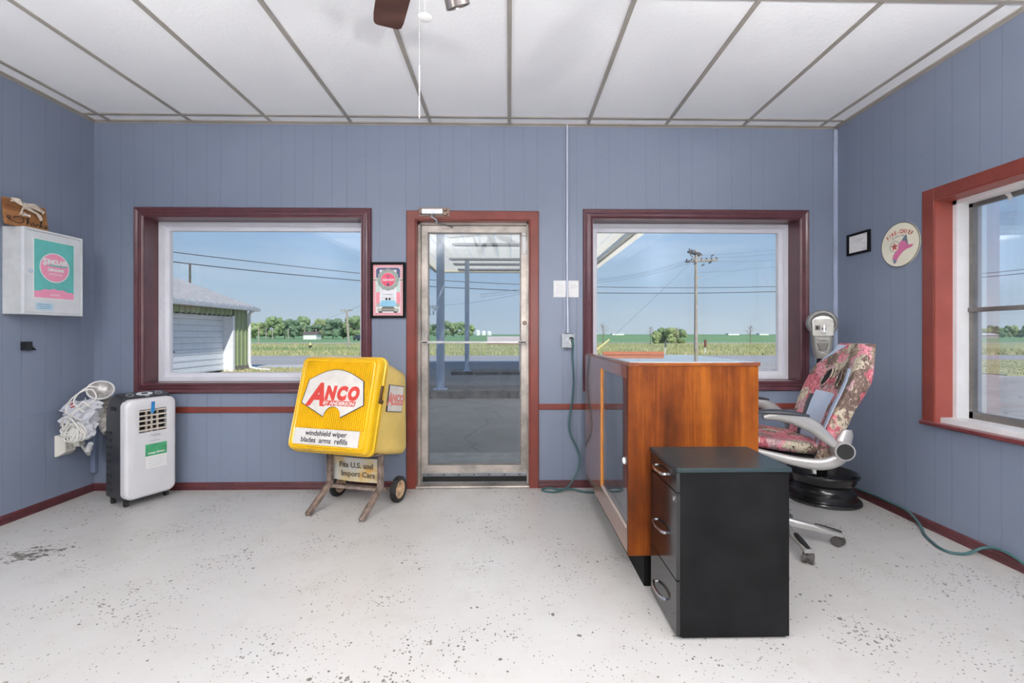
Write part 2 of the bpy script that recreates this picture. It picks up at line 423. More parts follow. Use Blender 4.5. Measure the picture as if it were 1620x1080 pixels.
def textarc(s, size, mat, parent, name, cx, cz, r, a0, a1, y=0, bold=0, sx=1):
    """text along an arc, clockwise from angle a0 to a1"""
    bmA = bmesh.new(); n = len(s)
    for i, ch in enumerate(s):
        if ch == ' ': continue
        a = a0+(a1-a0)*(i/(n-1))
        cu = bpy.data.curves.new('tmp', 'FONT'); cu.body = ch; cu.size = size; cu.offset = bold; cu.align_x = 'CENTER'; cu.extrude = .0003; cu.resolution_u = 3
        o = bpy.data.objects.new('tmp', cu); COL.objects.link(o)
        dg = bpy.context.evaluated_depsgraph_get(); me = bpy.data.meshes.new_from_object(o.evaluated_get(dg))
        me.transform(Matrix.Translation((cx+r*math.cos(a), y, cz+r*math.sin(a))) @ Matrix.Rotation(PI/2, 4, 'X') @ Matrix.Rotation(a-PI/2, 4, 'Z') @ Matrix.Diagonal((sx, 1, 1, 1)))
        bmA.from_mesh(me); bpy.data.objects.remove(o); bpy.data.curves.remove(cu); bpy.data.meshes.remove(me)
    mb = MB(); mb.bm.free(); mb.bm = bmA
    return obj(name, mb, mat, parent)
def cr_spline(P, n=8, closed=False):
    P = [Vector(p) for p in P]; out = []; k = len(P)
    rng = range(k) if closed else range(k-1)
    for i in rng:
        if closed: a, b, c, d = P[i-1], P[i], P[(i+1) % k], P[(i+2) % k]
        else: a, b, c, d = P[max(i-1, 0)], P[i], P[i+1], P[min(i+2, k-1)]
        for j in range(n):
            t = j/n
            out.append(.5*((2*b)+(c-a)*t+(2*a-5*b+4*c-d)*t*t+(3*b-a-3*c+d)*t**3))
    if not closed: out.append(P[-1])
    return out
def dup(o, parent=None, loc=None, rz=None):
    c = o.copy(); COL.objects.link(c)
    if parent is not None: c.parent = parent
    if loc is not None: c.location = loc
    if rz is not None: c.rotation_euler = (0, 0, rz)
    for ch in [x for x in o.children]: dup(ch, c)
    WM[c.name] = WM.get(o.name)
    return c
# ------------------------------------------------------------ room shell
D = 3.4725; XL = -3.1768; XR = 2.5774; YB = -4.2; TH = .24; ZG = -.1
OW = [(-2.795, -1.138, .814, 2.092), (.648, 2.282, .822, 2.094)]     # openings in the back wall: x0,x1,z0,z1
OD = (-.724, .159, 0.0, 2.078)
def wall_x(name, y0, y1, xa, xb, z1, holes):
    """wall along x with rectangular holes, from floor to z1"""
    mb = MB(); hs = sorted(holes); x = xa
    for (a, b, c, d) in hs:
        mb.box(x, a, y0, y1, ZG, z1)
        if c > 0: mb.box(a, b, y0, y1, ZG, c)
        else: mb.box(a, b, y0, y1, ZG, -.004)
        mb.box(a, b, y0, y1, d, z1); x = b
    mb.box(x, xb, y0, y1, ZG, z1)
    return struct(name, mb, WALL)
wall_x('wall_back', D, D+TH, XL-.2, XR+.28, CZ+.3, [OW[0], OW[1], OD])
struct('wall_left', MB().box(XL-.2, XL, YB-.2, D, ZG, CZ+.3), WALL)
RY0, RY1, RZ0, RZ1 = .95, 2.646, .662, 2.0
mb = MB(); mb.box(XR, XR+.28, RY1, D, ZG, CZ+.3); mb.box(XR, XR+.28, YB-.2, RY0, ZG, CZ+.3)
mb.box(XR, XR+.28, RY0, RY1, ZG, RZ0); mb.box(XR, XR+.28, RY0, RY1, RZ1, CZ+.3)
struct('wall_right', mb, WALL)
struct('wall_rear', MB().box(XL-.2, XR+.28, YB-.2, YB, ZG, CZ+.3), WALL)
struct('floor', MB().box(XL-.2, XR+.28, YB-.2, D+.03, -.08, 0), FLOOR)
ceil = struct('ceiling', MB().box(XL, XR, YB, D, CZ+.008, CZ+.06), TILE)
gb = MB()
for i in range(10):
    x = -3.047+i*.6096; gb.box(x-.012, x+.012, YB, D, CZ, CZ+.009)
for j in range(7):
    y = 3.3617-j*1.2192; gb.box(XL, XR, y-.012, y+.012, CZ+.0005, CZ+.0095)
gb.box(XL, XR, D-.022, D, CZ-.001, CZ+.008); gb.box(XL, XL+.022, YB, D, CZ-.001, CZ+.008); gb.box(XR-.022, XR, YB, D, CZ-.001, CZ+.008)
gb.box(XL, XR, D-.003, D, CZ-.010, CZ+.004); gb.box(XL, XL+.003, YB, D, CZ-.010, CZ+.004); gb.box(XR-.003, XR, YB, D, CZ-.010, CZ+.004)
struct('ceiling_grid', gb, GRID, ceil)
struct('roof', MB().box(XL-.5, XR+1.35, YB-.6, D+.35, CZ+.3, CZ+.5), M('roof_white', rgb(225, 225, 222), .6))  # right overhang, out of view, widened to keep sun out of the side window

# moulded trim profiles
def base_run(name, p0, p1, inward):
    """ribbed baseboard between two floor points"""
    p0 = Vector(p0); p1 = Vector(p1); n = Vector(inward)
    prof = [(0, 0), (.015, 0), (.016, .012), (.012, .016), (.015, .021), (.011, .027), (.014, .033), (.010, .039), (.012, .046), (.006, .054), (0, .056)]
    mb = MB(); mb.loft([[p0+n*a+Vector((0, 0, z)) for a, z in prof], [p1+n*a+Vector((0, 0, z)) for a, z in prof]])
    return struct(name, mb, MAROON_D)
base_run('baseboard_left', (XL, YB, 0), (XL, D, 0), (1, 0, 0))
base_run('baseboard_right', (XR, YB, 0), (XR, D, 0), (-1, 0, 0))
base_run('baseboard_back_left', (XL, D, 0), (-.797, D, 0), (0, -1, 0))
base_run('baseboard_back_right', (.223, D, 0), (XR, D, 0), (0, -1, 0))
struct('trim_1', MB().box(XL+.14, -.797, D-.012, D, .590, .636, bev=.004), RUST)          # chair rail left of the door
struct('trim_2', MB().box(.223, XR-.012, D-.012, D, .606, .652, bev=.004), RUST)
struct('trim_3', MB().box(XL, XL+.004, .5, D, .650, .658), M('blue_paint', rgb(120, 132, 158), .4))   # seam on the left wall
struct('trim_4', MB().box(XR-.028, XR, D-.022, D, .06, CZ-.02, bev=.004), M('pale_blue_paint', rgb(165, 175, 196), .4))  # corner cover
mb = MB(); mb.box(XL, XL+.035, D-.03, D, .14, .5, bev=.003)
struct('trim_5', mb, M('blue_paint', rgb(120, 132, 158), .4))

def casing(name, x0, x1, z0, z1, w, mat, sides='LRTB', y=D, moulded=True):
    """picture-frame casing around an opening on the back wall"""
    mb = MB()
    prof = [(0, 0), (0, .012), (.012, .021), (.02, .016), (.034, .018), (.044, .013), (.058, .018), (.068, .02), (.075, .012), (.075, 0)] if moulded else [(0, 0), (0, .014), (.006, .019), (w-.006, .019), (w, .014), (w, 0)]
    k = w/prof[-1][0]; prof = [(a*k, b) for a, b in prof]
    C = {'BL': (x0, z0, -1, -1), 'TL': (x0, z1, -1, 1), 'TR': (x1, z1, 1, 1), 'BR': (x1, z0, 1, -1)}
    def rr(key, ms=1, mz=1):
        x, z, sx, sz = C[key]; return [(x+sx*a*ms, y-b, z+sz*a*mz) for a, b in prof]
    if 'B' in sides:
        mb.loft([rr('BL'), rr('TL')]); mb.loft([rr('TL'), rr('TR')]); mb.loft([rr('TR'), rr('BR')]); mb.loft([rr('BR'), rr('BL')])
    else:
        mb.loft([rr('BL', 1, 0), rr('TL')]); mb.loft([rr('TL'), rr('TR')]); mb.loft([rr('TR'), rr('BR', 1, 0)])
    return mb
def back_window(idx, o):
    x0, x1, z0, z1 = o
    root = struct('window_%d' % idx, casing('c', x0, x1, z0, z1, .074, MAROON), MAROON)
    j = MB(); y1 = D+.13; t = .004
    j.box(x0, x0+t, D-.012, y1, z0, z1); j.box(x1-t, x1, D-.012, y1, z0, z1); j.box(x0, x1, D-.012, y1, z0, z0+t); j.box(x0, x1, D-.012, y1, z1-t, z1)
    struct('window_jamb', j, MAROON, root)
    f = MB(); a, b, c, d = x0+.006, x1-.006, z0+.006, z1-.006
    for w, ya, yb in ((.028, y1-.004, y1+.07), (.062, y1+.03, y1+.0655)):
        f.box(a, a+w, ya, yb, c, d); f.box(b-w, b, ya, yb, c, d); f.box(a+w, b-w, ya, yb, c, c+w); f.box(a+w, b-w, ya, yb, d-w, d)
    struct('window_frame', f, VINYL, root)
    struct('window_pane', MB().box(a+.055, b-.055, y1+.045, y1+.049, c+.055, d-.055), GLASS, root)
    return root
back_window(1, OW[0]); back_window(2, OW[1])

# window in the right wall
rw = MB(); w = .075
for (ya, yb, za, zb) in ((RY1, RY1+w, RZ0-.005, RZ1+w), (RY0-w, RY0, RZ0-.005, RZ1+w), (RY0, RY1, RZ1, RZ1+w)):
    rw.box(XR-.018, XR, ya, yb, za, zb, bev=.003)
root = struct('window_3', rw, RUST)
j = MB(); t = .006
j.box(XR-.012, XR+.095, RY1-t, RY1, RZ0, RZ1); j.box(XR-.012, XR+.095, RY0, RY0+t, RZ0, RZ1); j.box(XR-.012, XR+.095, RY0, RY1, RZ1-t, RZ1)
struct('window_jamb', j, RUST_L, root)
s_ = MB(); s_.box(XR-.035, XR+.02, RY0-.08, RY1+.08, RZ0-.022, RZ0+.002, bev=.005)
struct('window_sill', s_, M('maroon_sill', rgb(110, 50, 52), .35, var=.08, coat=.3), root)
f = MB(); a0, a1 = XR+.095, XR+.2
f.box(a0, a1, RY1-.03, RY1, RZ0, RZ1); f.box(a0, a1, RY0, RY0+.03, RZ0, RZ1); f.box(a0, a1, RY0, RY1, RZ1-.03, RZ1); f.box(XR+.02, a1, RY0, RY1, RZ0, RZ0+.03)
struct('window_stop', f, WHITEP, root)
f = MB(); b0, b1 = XR+.17, XR+.2
for k, (yy, ww) in enumerate(((RY1-.03, .022), (RY0+.052, .022))): f.box(b0, b1, yy-ww, yy, RZ0+.03, RZ1-.03)
f.box(b0, b1, RY0+.03, RY1-.03, RZ0+.03, RZ0+.07); f.box(b0, b1, RY0+.03, RY1-.03, RZ1-.052, RZ1-.03)
f.box(b0-.008, b1, RY0+.03, RY1-.03, 1.325, 1.350)
for yy in (2.0, 1.35): pass
struct('window_sash', f, ALU_D, root)
struct('window_pane', MB().box(b1-.018, b1-.014, RY0+.05, RY1-.05, RZ0+.06, RZ1-.05), RGLASS, root)
tp = MB(); tp.flat([(0, 0), (.03, .004), (.045, -.03), (.028, -.05), (.018, -.018)], 0, .001)
o = struct('tape_scrap', tp, M('clear_tape', rgb(205, 205, 200), .3), root); o.location = (XR+.16, 2.42, RZ1-.03); o.rotation_euler = (0, 0, -PI/2)

# door
dr = casing('c', OD[0], OD[1], 0.0, OD[3], .070, RUST, 'LRT', moulded=False)
door = struct('door_1', dr, RUST)
j = MB(); j.box(OD[0], OD[0]+.006, D-.01, D+.05, 0, OD[3]); j.box(OD[1]-.006, OD[1], D-.01, D+.05, 0, OD[3]); j.box(OD[0], OD[1], D-.01, D+.05, OD[3]-.006, OD[3])
struct('door_jamb', j, RUST, door)
fr_ = MB(); y0, y1 = D+.05, D+.14
fr_.box(OD[0], OD[0]+.025, y0, y1, 0, OD[3]); fr_.box(OD[1]-.02, OD[1], y0, y1, 0, OD[3]); fr_.box(OD[0], OD[1], y0, y1, OD[3]-.022, OD[3])
struct('door_frame', fr_, ALU, door)
DX0, DX1, DZ0, DZ1 = -.698, .141, .045, 2.055; ya, yb = D+.075, D+.12
lf = MB(); lf.box(DX0, DX0+.052, ya, yb, DZ0, DZ1, bev=.003); lf.box(DX1-.048, DX1, ya, yb, DZ0, DZ1, bev=.003)
lf.box(DX0+.05, DX1-.046, ya, yb, DZ1-.055, DZ1, bev=.003); lf.box(DX0+.05, DX1-.046, ya, yb, DZ0+.035, DZ0+.115, bev=.003)
leaf = struct('door_leaf', lf, ALU, door)
bd = MB()
for (a, b, c, d) in ((DX0+.05, DX0+.062, .15, DZ1-.05), (DX1-.058, DX1-.046, .15, DZ1-.05)): bd.box(a, b, ya+.006, ya+.02, c, d)
bd.box(DX0+.05, DX1-.046, ya+.006, ya+.02, DZ1-.065, DZ1-.052); bd.box(DX0+.05, DX1-.046, ya-.002, ya+.02, .155, .168)
struct('glazing_bead', bd, ALU_D, leaf)
struct('door_pane', MB().box(DX0+.055, DX1-.05, ya+.018, ya+.024, .16, DZ1-.055), DOORGLASS, leaf)
sw = MB(); sw.box(DX0+.012, DX1, ya-.008, ya, .068, .095, bev=.002)
swp = struct('door_sweep', sw, STEEL, leaf)
sb = MB()
for i in range(7): sb.cyl((DX0+.06+i*.12, ya-.010, .081), (DX0+.06+i*.12, ya-.007, .081), .0055, n=10)
struct('sweep_screw', sb, BLACKM, swp)
struct('sweep_brush', MB().box(DX0+.012, DX1, ya-.002, ya+.01, .025, .068), BLACKM, leaf)
struct('threshold', MB().box(OD[0], OD[1], D-.02, D+.16, 0, .018, bev=.006), ALU, door)
pb = MB(); zb = 1.13; yp = ya-.045
pb.bar((DX0+.012, yp, zb), (DX1-.006, yp, zb), .012, .016, bev=.003)
pb.box(DX0+.005, DX0+.06, yp-.006, yp+.01, zb-.010, zb+.010, bev=.003); pb.box(DX1-.075, DX1-.002, yp-.006, yp+.01, zb-.009, zb+.009, bev=.003)
pb.cyl((DX0+.022, yp, zb), (DX0+.022, ya, zb), .008); pb.cyl((DX1-.02, yp, zb), (DX1-.02, ya, zb), .008)
struct('push_bar', pb, M('pale_aluminium', rgb(205, 203, 200), .35, metal=.5), leaf)
lk = MB(); lk.lathe([(.0, 0), (.016, 0), (.016, .004), (.010, .008), (0.0, .008)], (DX1-.02, ya, 1.282), (0, -1, 0), 20)
struct('door_lock', lk, M('brown_brass', rgb(110, 92, 78), .35, metal=.7), leaf)
hb = MB(); hb.box(DX1-.038, DX1-.006, ya-.010, ya, 1.83, 1.97, bev=.003); hb.box(DX1-.008, DX1+.018, ya-.012, ya+.004, 1.86, 1.93, bev=.003); hb.blob((DX1-.02, ya-.01, 1.985), .018, .3, 3, 1, (1, .4, .7))
struct('latch_plate', hb, WHITEP, leaf)
cl = MB(); cl.box(-.668, -.508, D-.062, D-.022, 2.112, 2.150, bev=.004)
clo = struct('door_closer', cl, M('closer_silver', rgb(222, 224, 228), .3, metal=.25), door)
cb = MB(); cb.box(-.695, -.462, D-.024, D-.018, 2.100, 2.168); cb.box(-.69, -.665, D-.05, D-.02, 2.115, 2.148, bev=.003)
cb.lathe([(0, 0), (.017, 0), (.015, .02), (0, .022)], (-.492, D-.03, 2.119), (0, -1, 0), 16); cb.lathe([(0, 0), (.013, 0), (.011, .018), (0, .02)], (-.492, D-.03, 2.152), (0, -1, 0), 16)
struct('closer_plate', cb, M('worn_plate', rgb(140, 118, 106), .45, metal=.4, var=.2), clo)
ca = MB(); ca.cyl((-.592, D-.045, 2.115), (-.592, D-.045, 2.092), .010); ca.bar((-.597, D-.047, 2.091), (-.557, D-.05, 2.066), .022, .009); ca.cyl((-.557, D-.05, 2.072), (-.557, D-.05, 2.040), .009)
ca.bar((-.557, D-.045, 2.048), (-.45, ya-.01, 2.040), .016, .006)
struct('closer_arm', ca, STEEL, clo)
sc = MB(); sc.rect(-.176, .094, 1.128, 1.176, ya+.012, .004)
nb = struct('door_notice', sc, M('grey_sticker', rgb(196, 194, 200), .5, var=.03), leaf)
struct('notice_edge', MB().rect(-.176, .094, 1.112, 1.128, ya+.0119, .004), M('brown_sticker', rgb(160, 130, 120), .5), leaf)
# worn letter remnants stuck to the door glass
dc = MB(); yy = ya+.0165
def stroke(P, w=.006): dc.strip([(-.640+x*.001, 1.345+z*.001) for x, z in P], w, yy, .0006)
for P in ([(0, 70), (8, 76), (16, 70), (14, 62), (2, 60)], [(2, 60), (2, 0)], [(8, 58), (8, 2)], [(2, 2), (14, 2)], [(24, 74), (24, 44)], [(24, 74), (40, 74)], [(30, 66), (32, 46)], [(40, 72), (41, 0)], [(22, 40), (36, 22), (22, 4)], [(34, 34), (36, 2)], [(46, 74), (60, 74)], [(54, 74), (52, 34)], [(62, 74), (76, 72), (78, 60), (64, 56), (62, 74)], [(62, 52), (58, 42), (74, 42)], [(48, 62), (50, 36)]): stroke(P)
struct('decal_remnant', dc, M('grey_decal', rgb(116, 134, 146), .6, var=.15, vs=60), leaf)

# added fill fixtures, out of view behind the photographer (the lamps above)
EM = emit_mat('fill_diffuser', (1, .97, .94, 1), .8)
for k, (x, y) in enumerate(FILL_FIX):
    r = thing('added_fill_fixture', 'added unseen fill light box, %s of the four behind the fan' % ('front left', 'front right', 'rear left', 'rear right')[k], 'ceiling light', (x, y, CZ), group='added fill fixtures')
    b_ = MB(); b_.box(-.3, .3, -.6, .6, -.045, 0, bev=.004); obj('housing', b_, WHITEP, r)
    b_ = MB(); b_.box(-.27, .27, -.57, .57, -.075, -.045, bev=.01); obj('added_fill_diffuser', b_, EM, r)
for (x, y), lab in zip(FILL_LAMPS, ('added black uplight behind the camera on the left', 'added black uplight behind the camera on the right')):
    r = thing('added_uplight', lab, 'floor lamp', (x, y, 0))  # stand for the added uplight
    b_ = MB(); b_.lathe([(0, 0), (.14, 0), (.14, .015), (.02, .03), (0, .03)]); obj('base', b_, BLACKM, r, True)
    b_ = MB(); b_.cyl((0, 0, .02), (0, 0, 1.66), .012); obj('pole', b_, BLACKM, r, True)
    b_ = MB(); b_.lathe([(.02, 1.64), (.10, 1.68), (.19, 1.78), (.20, 1.83), (.19, 1.83), (.18, 1.785), (.095, 1.70), (.01, 1.66)], close=True); obj('lamp_shade', b_, BLACKM, r, True)  # shade of the added uplight

# ------------------------------------------------------------ the land outside
def at(px, py, y):
    u = (px-818.8)/705.7; v = -(py-528.5)/705.7; c, s = math.cos(-.0185), math.sin(-.0185)
    d = Vector((c*u-s, s*u+c, v)); k = y/d.y
    return Vector((d.x*k, y, H+d.z*k))
def ground_mat(name, a, b, sc=3, speck=None, stretch=(1, 1, 1), rough=.9, cracks=False):
    m, t, p = base(name); co = objco(t, stretch, world=True)
    n1 = nz(t, co, sc, 8, .7); n2 = nz(t, co, sc*14, 4, .7)
    c = ramp(t, mth(t, 'ADD', mth(t, 'MULTIPLY', n1, .6), mth(t, 'MULTIPLY', n2, .4)), [(.36, a), (.64, b)])
    if speck: c = mixc(t, ramp(t, nz(t, co, sc*.35, 5, .6), [(.45, g(0)), (.62, g(1))]), c, speck)
    if cracks:
        v = N(t, 'ShaderNodeTexVoronoi', feature='DISTANCE_TO_EDGE'); v.inputs['Scale'].default_value = .35
        nn = N(t, 'ShaderNodeTexNoise'); nn.inputs['Scale'].default_value = 1.2; t.links.new(co, nn.inputs['Vector'])
        ad = N(t, 'ShaderNodeVectorMath', operation='MULTIPLY_ADD'); t.links.new(nn.outputs['Color'], ad.inputs[0]); ad.inputs[1].default_value = (.9, .9, .9); t.links.new(co, ad.inputs[2])
        t.links.new(ad.outputs[0], v.inputs['Vector'])
        c = mixc(t, mth(t, 'MULTIPLY', mth(t, 'LESS_THAN', v.outputs['Distance'], .006), .35), c, rgb(45, 45, 50))
    t.links.new(c, p.inputs['Base Color']); p.inputs['Roughness'].default_value = rough; bump(t, p, n2, .4, .02); return m
LOT = ground_mat('worn_asphalt_lot', rgb(150, 146, 142), rgb(178, 173, 168), 1.5, cracks=True)
ROAD = ground_mat('asphalt_road', rgb(150, 148, 150), rgb(172, 170, 170), .7, stretch=(.1, 1, 1))
VERGE = ground_mat('dry_grass_ground', rgb(140, 146, 92), rgb(196, 188, 140), .35, speck=rgb(138, 152, 92), stretch=(.25, 1, 1))
CROP = ground_mat('green_crop_field', rgb(104, 142, 92), rgb(128, 162, 108), .05, stretch=(.12, 1, 1))
FARL = M('far_land', rgb(96, 128, 92), .9, var=.05, vs=.01)
GRAVEL = ground_mat('gravel', rgb(168, 160, 146), rgb(196, 190, 180), 5)
struct('ground', MB().box(-90, 110, D+.1, 20.4, ZG-.3, ZG), LOT)
struct('canopy_shade_patch', MB().box(-4.2, 3.9, D+.24, 20.3, ZG-.2, ZG+.004), ground_mat('shade_dark_asphalt', rgb(112, 110, 108), rgb(136, 132, 128), 1.5, cracks=True))  # lot asphalt recoloured darker to hold the shade under the canopy
struct('road', MB().box(-300, 300, 20.4, 27.0, ZG-.3, ZG+.004), ROAD)
struct('grass_verge', MB().box(-400, 400, 27.0, 66, ZG-.3, ZG+.002), VERGE)
struct('grass_island', MB().box(15.5, 60, 13.6, 21.6, ZG-.2, ZG+.03), VERGE)
struct('far_road', MB().box(-400, 400, 66, 71, ZG-.3, ZG+.004), ROAD)
struct('crop_field', MB().box(-900, 900, 71, 900, ZG-.3, ZG), CROP)
struct('far_land', MB().box(-4000, 4000, 900, 3500, ZG-.3, ZG), FARL)
struct('side_ground', MB().box(XR+.28, 200, -60, D+.1, ZG-.3, ZG), GRAVEL)
struct('green_strip', MB().box(-60, -8, 36, 45, ZG-.2, ZG+.012), ground_mat('green_grass_ground', rgb(92, 128, 72), rgb(128, 156, 92), .5, stretch=(.2, 1, 1)))
struct('dry_ground_strip', MB().box(-30, -5.6, 15.4, 17.4, ZG-.2, ZG+.012), ground_mat('dry_weeds', rgb(150, 142, 104), rgb(196, 186, 150), 3))
struct('concrete_strip', MB().box(-30, -4.5, 17.4, 18.9, ZG-.2, ZG+.01), M('pale_concrete', rgb(190, 190, 194), .8))
struct('door_pad', MB().box(-1.1, .45, D+.2, D+1.15, ZG-.1, -.03), M('pad_concrete', rgb(150, 148, 142), .8, var=.1))

# grass blades standing at the roadside: nobody could count them
gm, t_, p_ = base('grass_blades'); ob = N(t_, 'ShaderNodeNewGeometry')
t_.links.new(ramp(t_, ob.outputs['Random Per Island'], [(0, rgb(124, 142, 78)), (.3, rgb(158, 162, 102)), (.65, rgb(190, 182, 132)), (1, rgb(214, 204, 162))]), p_.inputs['Base Color']); p_.inputs['Roughness'].default_value = .8
GRASS = gm
def grass(name, label, x0, x1, y0, y1, n, h0, h1):
    mb = MB(); rnd = random.Random(len(name) + 5)
    for i in range(n):
        y = y0+(y1-y0)*rnd.random()**1.8; x = rnd.uniform(x0, x1)
        h = rnd.uniform(h0, h1); w = .02+.012*h; lx = rnd.uniform(-.3, .3)*h; a = rnd.random()*PI
        dx, dy = w*math.cos(a), w*math.sin(a)
        v = [mb.bm.verts.new(q) for q in ((x-dx, y-dy, ZG), (x+dx, y+dy, ZG), (x+lx*.5+dx*.6, y+dy*.6, ZG+h*.6), (x+lx, y, ZG+h), (x+lx*.5-dx*.6, y-dy*.6, ZG+h*.6))]
        mb.bm.faces.new(v)
    o = obj(name, mb, GRASS); setp(o, label, 'grass', kind='stuff'); return o
grass('tall_grass', 'tall dry and green grass growing in the verge beyond the road', -36, 44, 27.1, 60, 24000, .07, .24)
grass('short_grass', 'short grass on the strip beside the lot outside the side window', 15.6, 34, 13.7, 21.4, 5000, .04, .10)
grass('weeds', 'low dry weeds by the foundation of the green garage', -14, -5.8, 15.5, 17.3, 1500, .03, .10)

# canopy over the forecourt
can = thing('canopy', 'white forecourt canopy roof on steel posts outside the glass door', 'canopy', (0, 10.4, 3.56))
c0, c1, cy0, cy1 = -2.8, 2.95, D+.3, 17.1
CANW = M('canopy_white', rgb(226, 228, 230), .55, var=.03)
TRL = bpy.data.materials.new('translucent_canopy_panel'); TRL.use_nodes = True; t = TRL.node_tree; t.nodes.clear()  # translucency added so sun from above brightens the soffit
a_ = N(t, 'ShaderNodeBsdfDiffuse'); a_.inputs[0].default_value = rgb(238, 238, 238); b_ = N(t, 'ShaderNodeBsdfTranslucent'); b_.inputs[0].default_value = rgb(252, 248, 238)
m_ = N(t, 'ShaderNodeMixShader'); t.links.new(ramp(t, nz(t, objco(t, world=True), .8, 3, .5), [(.3, g(.72)), (.7, g(.78))]), m_.inputs[0]); t.links.new(a_.outputs[0], m_.inputs[1]); t.links.new(b_.outputs[0], m_.inputs[2])
o_ = N(t, 'ShaderNodeOutputMaterial'); t.links.new(m_.outputs[0], o_.inputs[0])
mb = MB()
mb.box(c0, c1, cy0, cy0+.05, 3.05, 3.9)  # added panel, out of view, blocks sun between roof and canopy
obj('sun_gap_panel', mb, CANW, can, world=True)
mb = MB(); x = c0+.05
while x < c1-.1:
    mb.box(x, x+.388, cy0+.02, cy1-.02, 3.599, 3.600); x += .40
obj('soffit_panel', mb, TRL, can, world=True)
mb = MB()
mb.box(c0-.03, c0+.03, cy0, cy1, 3.54, 3.98); mb.box(c1-.03, c1+.03, cy0, cy1, 3.54, 3.98); mb.box(c0, c1, cy1-.03, cy1+.03, 3.54, 3.98)
mb.box(c0, c0+.12, cy0, cy1, 3.54, 3.56); mb.box(c1-.12, c1, cy0, cy1, 3.54, 3.56); mb.box(c0, c1, cy1-.12, cy1, 3.54, 3.56)
obj('fascia', mb, M('cream_fascia', rgb(226, 222, 206), .5, var=.02), can, world=True)
for yy, xa, xb in ((11.8, -1.5, 2.2), (14.1, -1.9, 2.3), (15.1, -1.9, 2.3), (16.4, -1.9, 2.3)):
    mb = MB(); mb.box(xa, xb, yy-.05, yy+.05, 3.535, 3.595, bev=.01); mb.cyl((xa+.05, yy, 3.52), (xb-.05, yy, 3.52), .016, n=10)
    obj('strip_light', mb, M('strip_light_grey', rgb(186, 188, 190), .5), can, world=True)
POST = M('pale_blue_post', rgb(168, 182, 200), .4, var=.05, vs=3)
def post(loc, r, h, label, m=POST):
    mb = MB(); mb.cyl((0, 0, 0), (0, 0, h), r, n=24); mb.box(-r*1.6, r*1.6, -r*1.6, r*1.6, 0, .012)
    o = single('canopy_post', mb, m, label, 'post', loc, smooth=True); return o
post((-1.43, 9.3, .05), .085, 3.545, 'pale blue steel canopy post on the near pump island')
post((-1.38, 14.6, 0), .075, 3.595, 'slimmer blue-grey canopy post on the far pump island')
mb = MB(); mb.cyl((0, 0, 0), (0, 0, 1.02), .065, n=20); mb.lathe([(.065, 0), (.06, .02), (.03, .04), (0, .045)], (0, 0, 1.02), (0, 0, 1), 20)
single('bollard', mb, WHITEP, 'short white bollard standing on the far pump island', 'bollard', (.38, 14.5, 0), smooth=True)
ISL = ground_mat('broken_concrete', rgb(70, 64, 60), rgb(128, 122, 116), 4)
def island(name, label, x0, x1, y0, y1, z, seed):
    mb = MB(); rnd = random.Random(seed); n = 60
    def edge(y, k): return [(x0+(x1-x0)*i/n, y+rnd.uniform(-.03, .03)*k) for i in range(n+1)]
    A = edge(y0, 1); B = edge(y1, 1)[::-1]; pts = A+B
    mb.prism([(x, y, ZG) for x, y in pts], (0, 0, z-ZG-.02)); mb.prism([(x, y+.02, z-.02) if i <= n else (x, y-.02, z-.02) for i, (x, y) in enumerate(pts)], (0, 0, .02))
    cx, cy = (x0+x1)/2, (y0+y1)/2
    return single(name, mb, ISL, label, 'kerb island', (cx, cy, ZG), world=True)
island('pump_island', 'crumbling dark concrete pump island nearest the glass door', -3.0, 2.7, 8.95, 10.0, .05, 3)
island('pump_island', 'far pump island with broken kerb carrying the bollard', -1.85, 2.7, 14.15, 15.3, 0, 4)

# green metal garage seen through the left window
gx = -9.5
gar = thing('garage', 'green ribbed metal garage with white roller door beyond left window', 'garage', (gx-3.5, 11, ZG))
mb = MB(); ez = 2.12
def ribwall(y0, y1, z0, z1):
    mb.box(gx-.12, gx-.03, y0, y1, z0, z1)
    y = y0
    while y < y1-.05:
        mb.box(gx-.035, gx-.02, y, min(y+.16, y1), z0, z1)
        if y+.20 < y1: mb.prism([(gx-.02, y+.15, z0), (gx+.012, y+.165, z0), (gx+.012, y+.195, z0), (gx-.02, y+.21, z0)], (0, 0, z1-z0))
        y += .23
DY0, DY1, DZT = 9.2, 15.52, 1.80
ribwall(5.5, DY0, .08, ez); ribwall(DY1+.1, 16.4, .08, ez); ribwall(DY0, DY1, DZT, ez)
mb.box(gx-7.4, gx-.1, 16.3, 16.4, ZG, ez); mb.box(gx-7.4, gx-.1, 5.5, 5.6, ZG, ez)
mb.prism([(gx-.03, 16.4, ez), (gx-7.4, 16.4, ez), (gx-3.7, 16.4, 3.5)], (0, -.1, 0)); mb.prism([(gx-.03, 5.6, ez), (gx-7.4, 5.6, ez), (gx-3.7, 5.6, 3.5)], (0, -.1, 0))
mb.box(gx-7.45, gx-7.3, 5.5, 16.4, ZG, ez)
GREEN = M('green_metal_siding', rgb(146, 158, 116), .5, var=.06, vs=2)
obj('wall', mb, GREEN, gar, world=True)
mb = MB(); mb.box(gx-.14, gx+.0, DY1+.12, 16.42, ZG, .09); obj('foundation', mb, M('block_grey', rgb(128, 122, 116), .8, var=.15, vs=9), gar, world=True)
mb = MB()
for sgn in (1, -1):
    e = gx+.22 if sgn > 0 else gx-7.62; r_ = gx-3.7
    mb.prism([(e, 5.2, ez-.0), (r_, 5.2, 3.56), (r_, 5.2, 3.61), (e, 5.2, ez+.05)], (0, 11.45, 0))
    y = 5.3
    while y < 16.6:
        if sgn > 0: mb.prism([(e, y, ez+.05), (r_, y, 3.61), (r_, y, 3.645), (e, y, ez+.085)], (0, .05, 0))
        y += .3
